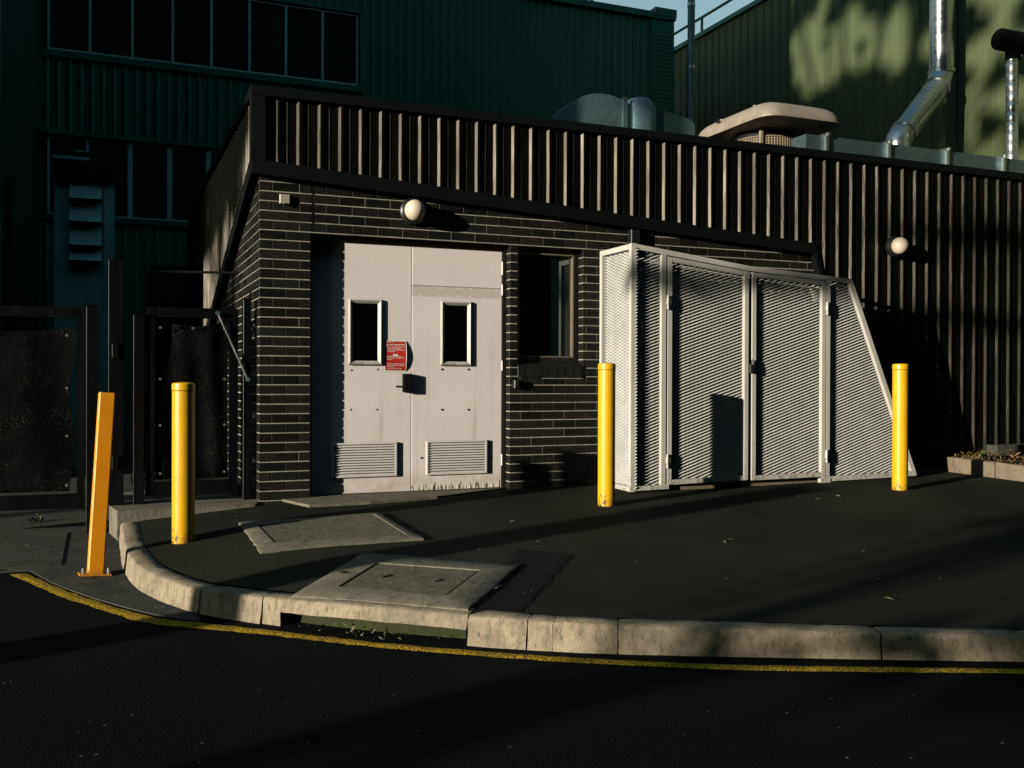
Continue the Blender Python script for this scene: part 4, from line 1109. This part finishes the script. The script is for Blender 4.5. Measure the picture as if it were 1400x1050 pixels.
# ------------------------------------------------------------------ planter bed at right
pA, pB = Vector((7.70,-.34)), Vector((7.80,-1.31))
dr_ = (pB-pA).normalized(); pE = pA + dr_*9; nn = Vector((-dr_.y, dr_.x))
if nn.x < 0: nn = -nn
PL = thing('planter_edge', (7.72, -.6, 0), 'low rough concrete planter edging right of the mesh cage', 'kerb')
def pquad(p, q, w_, z0f, z1f):
    a_, b_ = p, q; c_, d_ = q+nn*w_, p+nn*w_
    P4 = (a_, b_, c_, d_); return [Vector((v.x, v.y, z0f(v))) for v in P4] + [Vector((v.x, v.y, z1f(v))) for v in P4]
mb = MB(); s = 0
hgt = lambda v: .175
rpl = random.Random(2)
while s < 8.5:
    L = .62; a_ = pA + dr_*(s+.006); b_ = pA + dr_*(s+L-.004); N = 7; rings = []
    for k in range(N+1):
        p = a_.lerp(b_, k/N); j = rpl.uniform(-.004,.004)
        z0_ = G(p.x,p.y)-.06; z1_ = G(p.x,p.y)+.165
        rings.append([Vector((p.x+nn.x*o_, p.y+nn.y*o_, z)) + Vector((j, 0, rpl.uniform(-.004,.003))) for o_, z in ((0,z0_),(0,z1_-.012),(.012,z1_),(.11,z1_),(.12,z1_-.01),(.12,z0_))])
    mb.tube_rings(rings); s += L
for x in (0,):
    mb.box(pA.x+.004, 15.9, pA.y-.11, pA.y-.005, -.08, G(pA.x,pA.y)+.155)
mb.build('edging', M['planter'], PL, auto=40)
mb = MB(); N = 20
for j in range(N+1):
    for i in range(N+1):
        u = i/N; v = j/N; p = pA + dr_*(v*9 - .05) + nn*(.08 + u*7); mb.v.append(Vector((p.x, p.y, G(p.x,p.y)+.125+rpl.uniform(-.02,.03))))
for j in range(N):
    for i in range(N): mb.f.append((j*(N+1)+i, j*(N+1)+i+1, (j+1)*(N+1)+i+1, (j+1)*(N+1)+i))
struct(mb, 'planter_soil', M['soil'])
mb = MB(); mb.box(8.62, 15.9, -.24, -.08, -.1, .30)
tag(mb.build('wall_footing', M['ramp'], loc=(9,-.1,0)), 'grey concrete block footing at the base of the cladding behind the planter', 'footing')

# ------------------------------------------------------------------ leaves on the ground
def leaf(mb, p, s, rg, flat=.35, nrm=None):
    a_ = rg.uniform(0, 6.28); d = Vector((math.cos(a_), math.sin(a_), rg.uniform(-flat, flat))); e = Vector((-math.sin(a_), math.cos(a_), rg.uniform(-flat, flat)))
    l = s*rg.uniform(.7,1.3); w_ = l*rg.uniform(.22,.4)
    mb.add([p-d*l, p+e*w_+Vector((0,0,w_*.3)), p+d*l, p-e*w_+Vector((0,0,w_*.3))], [(0,1,2),(0,2,3)])
rg = random.Random(21)
mb = MB()
for px, py, s in ((990,742,.05),(998,739,.03),(993,793,.022),(735,742,.02),(682,803,.03),(678,806,.025),(1092,680,.025),(1118,683,.02),(1146,679,.025),(1284,793,.02),(1215,820,.025),(1200,793,.015),(560,805,.014),(440,770,.014),(225,742,.02),(262,770,.018),(700,714,.03),(1050,703,.018),(1180,755,.016),(870,770,.015),(655,753,.018),(560,798,.02)):
    p = onF(px, py); p.z = G(p.x,p.y)+.008; leaf(mb, p, s, rg, .2)
for k in range(90):
    p = Vector((rg.uniform(-1,8), rg.uniform(-4.2,-.2), 0)); 
    if p.y < -3.2 - .55*p.x - .2 : continue
    p.z = G(p.x,p.y)+.006; leaf(mb, p, rg.uniform(.003,.008), rg, .2)
for px, py, s in ((35,752,.03),(52,750,.028),(56,755,.03),(8,749,.02),(55,712,.03),(30,717,.015),(50,708,.02),(222,838,.025)):
    p = onF(px, py, DV); p.z = DV(p.x,p.y)+.035; leaf(mb, p, s, rg, .2)
for k in range(34):
    p = Vector((rg.uniform(-2.5,4), rg.uniform(-8,-3.4), 0))
    if p.y > -3.5-.5*max(0,p.x+.4): continue
    p.z = RD(p.x,p.y)+.006; leaf(mb, p, rg.uniform(.004,.012), rg, .2)
tag(mb.build('fallen_leaves', M['litterpale'], normals=False), 'scattered small pale fallen leaves and grit on the asphalt', 'leaves', kind='stuff')
mb = MB()
for k in range(60):                                                       # litter caught in the drain slot
    s = rg.triangular(.05, .95, .6); i = i0 + int((i1-i0)*s); t = tangent(KF, i); p = KF[i] + t*rg.uniform(-.03,.03) + Vector((-t.y, t.x, 0))*rg.uniform(-.05,.07); p.z = RD(p.x,p.y)+rg.uniform(.003,.03); leaf(mb, p, rg.uniform(.004,.015), rg, .9)
tag(mb.build('drain_litter', M['litterpale'], normals=False), 'dry leaves and twigs caught in the drain slot', 'leaves', kind='stuff')
mb = MB()
for k in range(1000):
    u = rg.random()**1.2*2.4; v = rg.random()**1.5*2.6; p = pA + dr_*(v-.02) + nn*(.10+u)
    mb_p = Vector((p.x, p.y, G(p.x,p.y)+.15+rg.uniform(-.01,.05))); leaf(mb, mb_p, rg.uniform(.012,.035), rg, .9)
tag(mb.build('leaf_litter', M['litter'], normals=False), 'brown and yellow dead leaves heaped on the planter soil', 'leaves', kind='stuff')
mb = MB(); rg2 = random.Random(9)
for c_, n in (((onF(1334, 617).x, onF(1334,617).y), 0),):
    pass
pw_ = Vector((7.98, -.55, G(7.98,-.55)+.15))
WP = thing('weed', pw_, 'tuft of yellow green weeds at the corner of the planter', 'plant')
for k in range(22):
    q = pw_ + Vector((rg2.gauss(0,.12), rg2.gauss(0,.10), 0)); h = rg2.uniform(.04,.12); d = Vector((rg2.uniform(-.06,.06), rg2.uniform(-.06,.06), h))
    s_ = Vector((d.y,-d.x,0)).normalized()*.006; mb.add([q-s_, q+s_, q+d*.7+s_*1.6, q+d, q+d*.7-s_*1.6], [(0,1,2,3,4)])
mb.build('foliage', leaf_mat('weed_leaves', (.16,.13,.03), (.07,.10,.025)), WP, normals=False)
for (px, py, f, nm) in ((50, 714, DV, 'small green weed growing in the joint of the pavers'), (151, 724, DV, 'green weed growing at the foot of the concrete slab')):
    p = onF(px, py, f); p.z = f(p.x,p.y); t = thing('weed', p, nm, 'plant'); mb = MB()
    for k in range(13):
        q = p + Vector((rg2.gauss(0,.035), rg2.gauss(0,.03), 0)); h = rg2.uniform(.02,.05); d = Vector((rg2.uniform(-.05,.05), rg2.uniform(-.05,.05), h))
        s_ = Vector((d.y,-d.x,0)).normalized()*.006; mb.add([q-s_, q+s_, q+d*.7+s_*1.8, q+d, q+d*.7-s_*1.8], [(0,1,2,3,4)])
    mb.build('foliage', leaf_mat('weed_green', (.06,.09,.02), (.03,.05,.015)), t, normals=False)

# ------------------------------------------------------------------ unseen street trees, plus a building, wall and pillar added to shape the light
def tree(base, crowns, trunk_r, label, seed, nleaf, size=.2, trunk_top=None):
    rg = random.Random(seed); base = Vector(base)
    t = thing('tree', base, label, 'tree', 'street trees across the road')
    tops = [Vector(c[0]) for c in crowns]; ctr = sum(tops, Vector())/len(tops)
    mb = MB(); fork = base.lerp(Vector((base.x, base.y, min(c.z for c in tops))), .8)
    mb.tube([base-Vector((0,0,.3)), base.lerp(fork,.5)+Vector((rg.uniform(-.1,.1),rg.uniform(-.1,.1),0)), fork], [trunk_r*1.15, trunk_r, trunk_r*.85], 12)
    for c in crowns:
        e = Vector(c[0]); mid = fork.lerp(e,.5)+Vector((0,0,.25))
        mb.tube([fork, mid, e], [trunk_r*.6, trunk_r*.35, trunk_r*.12], 8)
        for k in range(5):
            q = e + Vector((rg.gauss(0,1),rg.gauss(0,1),rg.gauss(0,.7)))*c[1]*.5; mb.tube([mid.lerp(e,rg.uniform(.2,.9)), q], [trunk_r*.15, .012], 6)
    mb.build('trunk', M['bark'], t, smooth=True)
    mb = MB(); tot = sum(c[1]**2 for c in crowns)
    for c in crowns:
        e, r = Vector(c[0]), c[1]
        n = int(nleaf*r*r/tot); cl = [e + Vector((rg.gauss(0,1),rg.gauss(0,1),rg.gauss(0,.8)))*r*.45 for _ in range(max(6, n//45))]
        for k in range(n):
            p = rg.choice(cl) + Vector((rg.gauss(0,1),rg.gauss(0,1),rg.gauss(0,1)))*r*.16
            leaf(mb, p, size, rg, 1.2)
    mb.build('crown', M['leaf'], t, normals=False)
    return t
D = 24
tree((*uw(5.02,0,D)[:2], -.3), [(uw(6.2,3.0,D),2.0),(uw(7.6,2.4,D),2.0),(uw(5.6,1.9,D),1.3),(uw(8.8,4,D),2.2),(uw(7,5,D),2.2)], .11, 'leafy street tree behind the photographer to the left', 31, 5200, .24)
D = 19
tree((*uw(4.62,0,D)[:2], -.3), [(uw(5.4,2.2,D),.9),(uw(6.4,1.3,D),1.0),(uw(7.6,1.1,D),1.1),(uw(5.72,-.10,D),.18),(uw(6.02,-.07,D),.22),(uw(6.35,-.05,D),.28),(uw(5.6,.75,D),.32),(uw(5.05,1.05,D),.30),(uw(4.65,1.3,D),.30),(uw(6.3,.5,D),.4)], .05, 'slender young street tree behind the photographer', 32, 4200, .14)
LB = bpy.data.objects['tree.001']; mb = MB()
mb.tube([uw(5.4,3.9,D), uw(3.6,3.45,D), uw(2.75,3.18,D), uw(2.2,2.85,D), uw(1.6,2.45,D)], [.10,.085,.075,.06,.03], 8); mb.tube([uw(5.4,4.9,D), uw(4,4.6,D), uw(3.1,4.35,D), uw(2.4,3.95,D)], [.1,.08,.06,.02], 8)
mb.tube([uw(4.62,1.6,D), uw(5.0,2.6,D), uw(5.4,3.9,D), uw(5.4,4.9,D)], [.08,.09,.1,.08], 8)
rgl = random.Random(77)
mb.build('limb', M['bark'], LB, smooth=True)
mb = MB()
for k in range(150):
    f = rgl.random(); p = uw(2.9,3.25,D).lerp(uw(1.7,2.5,D), f) + Vector((rgl.gauss(0,.10), rgl.gauss(0,.10), rgl.gauss(0,.07))); leaf(mb, p, .09, rgl, 1.2)
for k in range(260):
    f = rgl.random(); p = uw(3.6,4.55,D).lerp(uw(2.4,3.95,D), f) + Vector((rgl.gauss(0,.2), rgl.gauss(0,.2), rgl.gauss(0,.16))); leaf(mb, p, .10, rgl, 1.2)
mb.build('limb_leaves', M['leaf'], LB, normals=False)
D = 27
tree((*uw(-2.6,0,D)[:2], -.3), [(uw(u,w_,D),r) for u,w_,r in ((-4.4,9.4,.8),(-3.4,9.2,.8),(-2.5,9.1,.85),(-1.6,8.7,.85),(-.75,8.2,.7),(-3,8,.8),(-1.8,7.6,.7),(-4.7,9.9,.5),(-4.5,10.75,.22),(-3.3,10.9,.08),(-2.3,10.4,.08),(-4.9,11.4,.45),(-4.1,11.9,.5),(-2.8,11.75,.6),(-1.7,11.3,.62),(-.6,10.6,.6),(-.9,9.3,.5),(.35,9.9,.35),(.1,8.9,.22),(1.0,8.7,.28),(1.5,9.6,.38),(.7,7.9,.25),(1.9,8.4,.35),(1.3,7.6,.25))], .20, 'tall gum tree far to the left whose shade falls on the olive wall', 33, 17000, .19)
tree((*uw(-2.0,0,D+4)[:2], -.3), [(uw(u,w_,D+4),r) for u,w_,r in ((-2.6,3.75,.6),(-2.0,3.75,.6),(-1.4,3.6,.55),(-.95,3.45,.42),(-1.2,3.0,.35),(-2.7,4.4,.5),(-1.6,4.3,.5),(-3.2,3.75,.55),(-3.8,3.8,.55),(-4.5,3.7,.55),(-2.0,3.2,.4),(-1.6,3.4,.4),(-5.2,3.7,.5),(-3.1,3.2,.36),(-3.6,3.15,.36),(-4.1,3.15,.36),(-4.6,3.1,.36),(-2.6,3.25,.36))], .12, 'dense round street tree far to the left', 35, 20000, .14)
pp = uw(2.60, 0, 10)
tag_p = thing('shadow_pillar', (pp.x, pp.y, -.3), 'plain concrete pillar added out of view at left to cast a shadow stripe', 'pillar')  # unseen pillar, added for the shadow stripe across the footpath
mb = MB(); mb.cbox(pp.x-.165, pp.x+.165, pp.y-.165, pp.y+.165, -.3, .72+1.733, .02); mb.build('shaft', M['slab'], tag_p)
mb = MB(); mb.cbox(pp.x-.19, pp.x+.19, pp.y-.19, pp.y+.19, .72+1.733, .80+1.733, .02); mb.build('coping', M['slab'], tag_p)
OB = thing('sky_blocking_building', (4, -18, 0), 'tall dark building added out of view across the street to block sky light', 'building')  # unseen blocker, made this tall to cut the sky light
mb = MB()
ribbed(mb, -26, 7.5, lambda u: -.3, lambda u: 28, .3, 0, .03, .03, .03, lambda u, e, z: Vector((u, -17+e, z))); mb.box(-26, 7.5, -40, -17.05, -.3, 28)
mb.box(12.5, 60, -40, -17.05, -.3, 28); mb.box(7.5, 12.5, -40, -17.05, 9, 28); mb.build('wall', M['opposite'], OB)
mb = MB(); mb.box(-26.1, 7.6, -17.3, -16.9, 28, 28.3); mb.box(12.4,60,-17.3,-16.9,34,34.3); mb.build('parapet', M['roof'], OB)
tree((10.5,-15.5,-.3), [((10.5,-15.5,6.4),1.3),((9.0,-15.2,4.9),.75),((12.2,-15.6,6.6),1.5),((10.8,-16,8.5),1.6),((11.4,-15.4,4.6),.6),((8.3,-15.3,6.6),.9)], .14, 'broad leafy tree across the street opposite the window', 34, 1500, .22)
mb = MB(); mb.box(7.5, 12.5, -17.3, -17.1, -.3, 3.1)  # unseen wall, added to keep the lower window reflection dark
tag(mb.build('dark_reflection_wall', M['opposite'], loc=(10,-17.2,-.3)), 'low dark wall added out of view behind the broad leafy tree to darken the window reflection', 'wall')
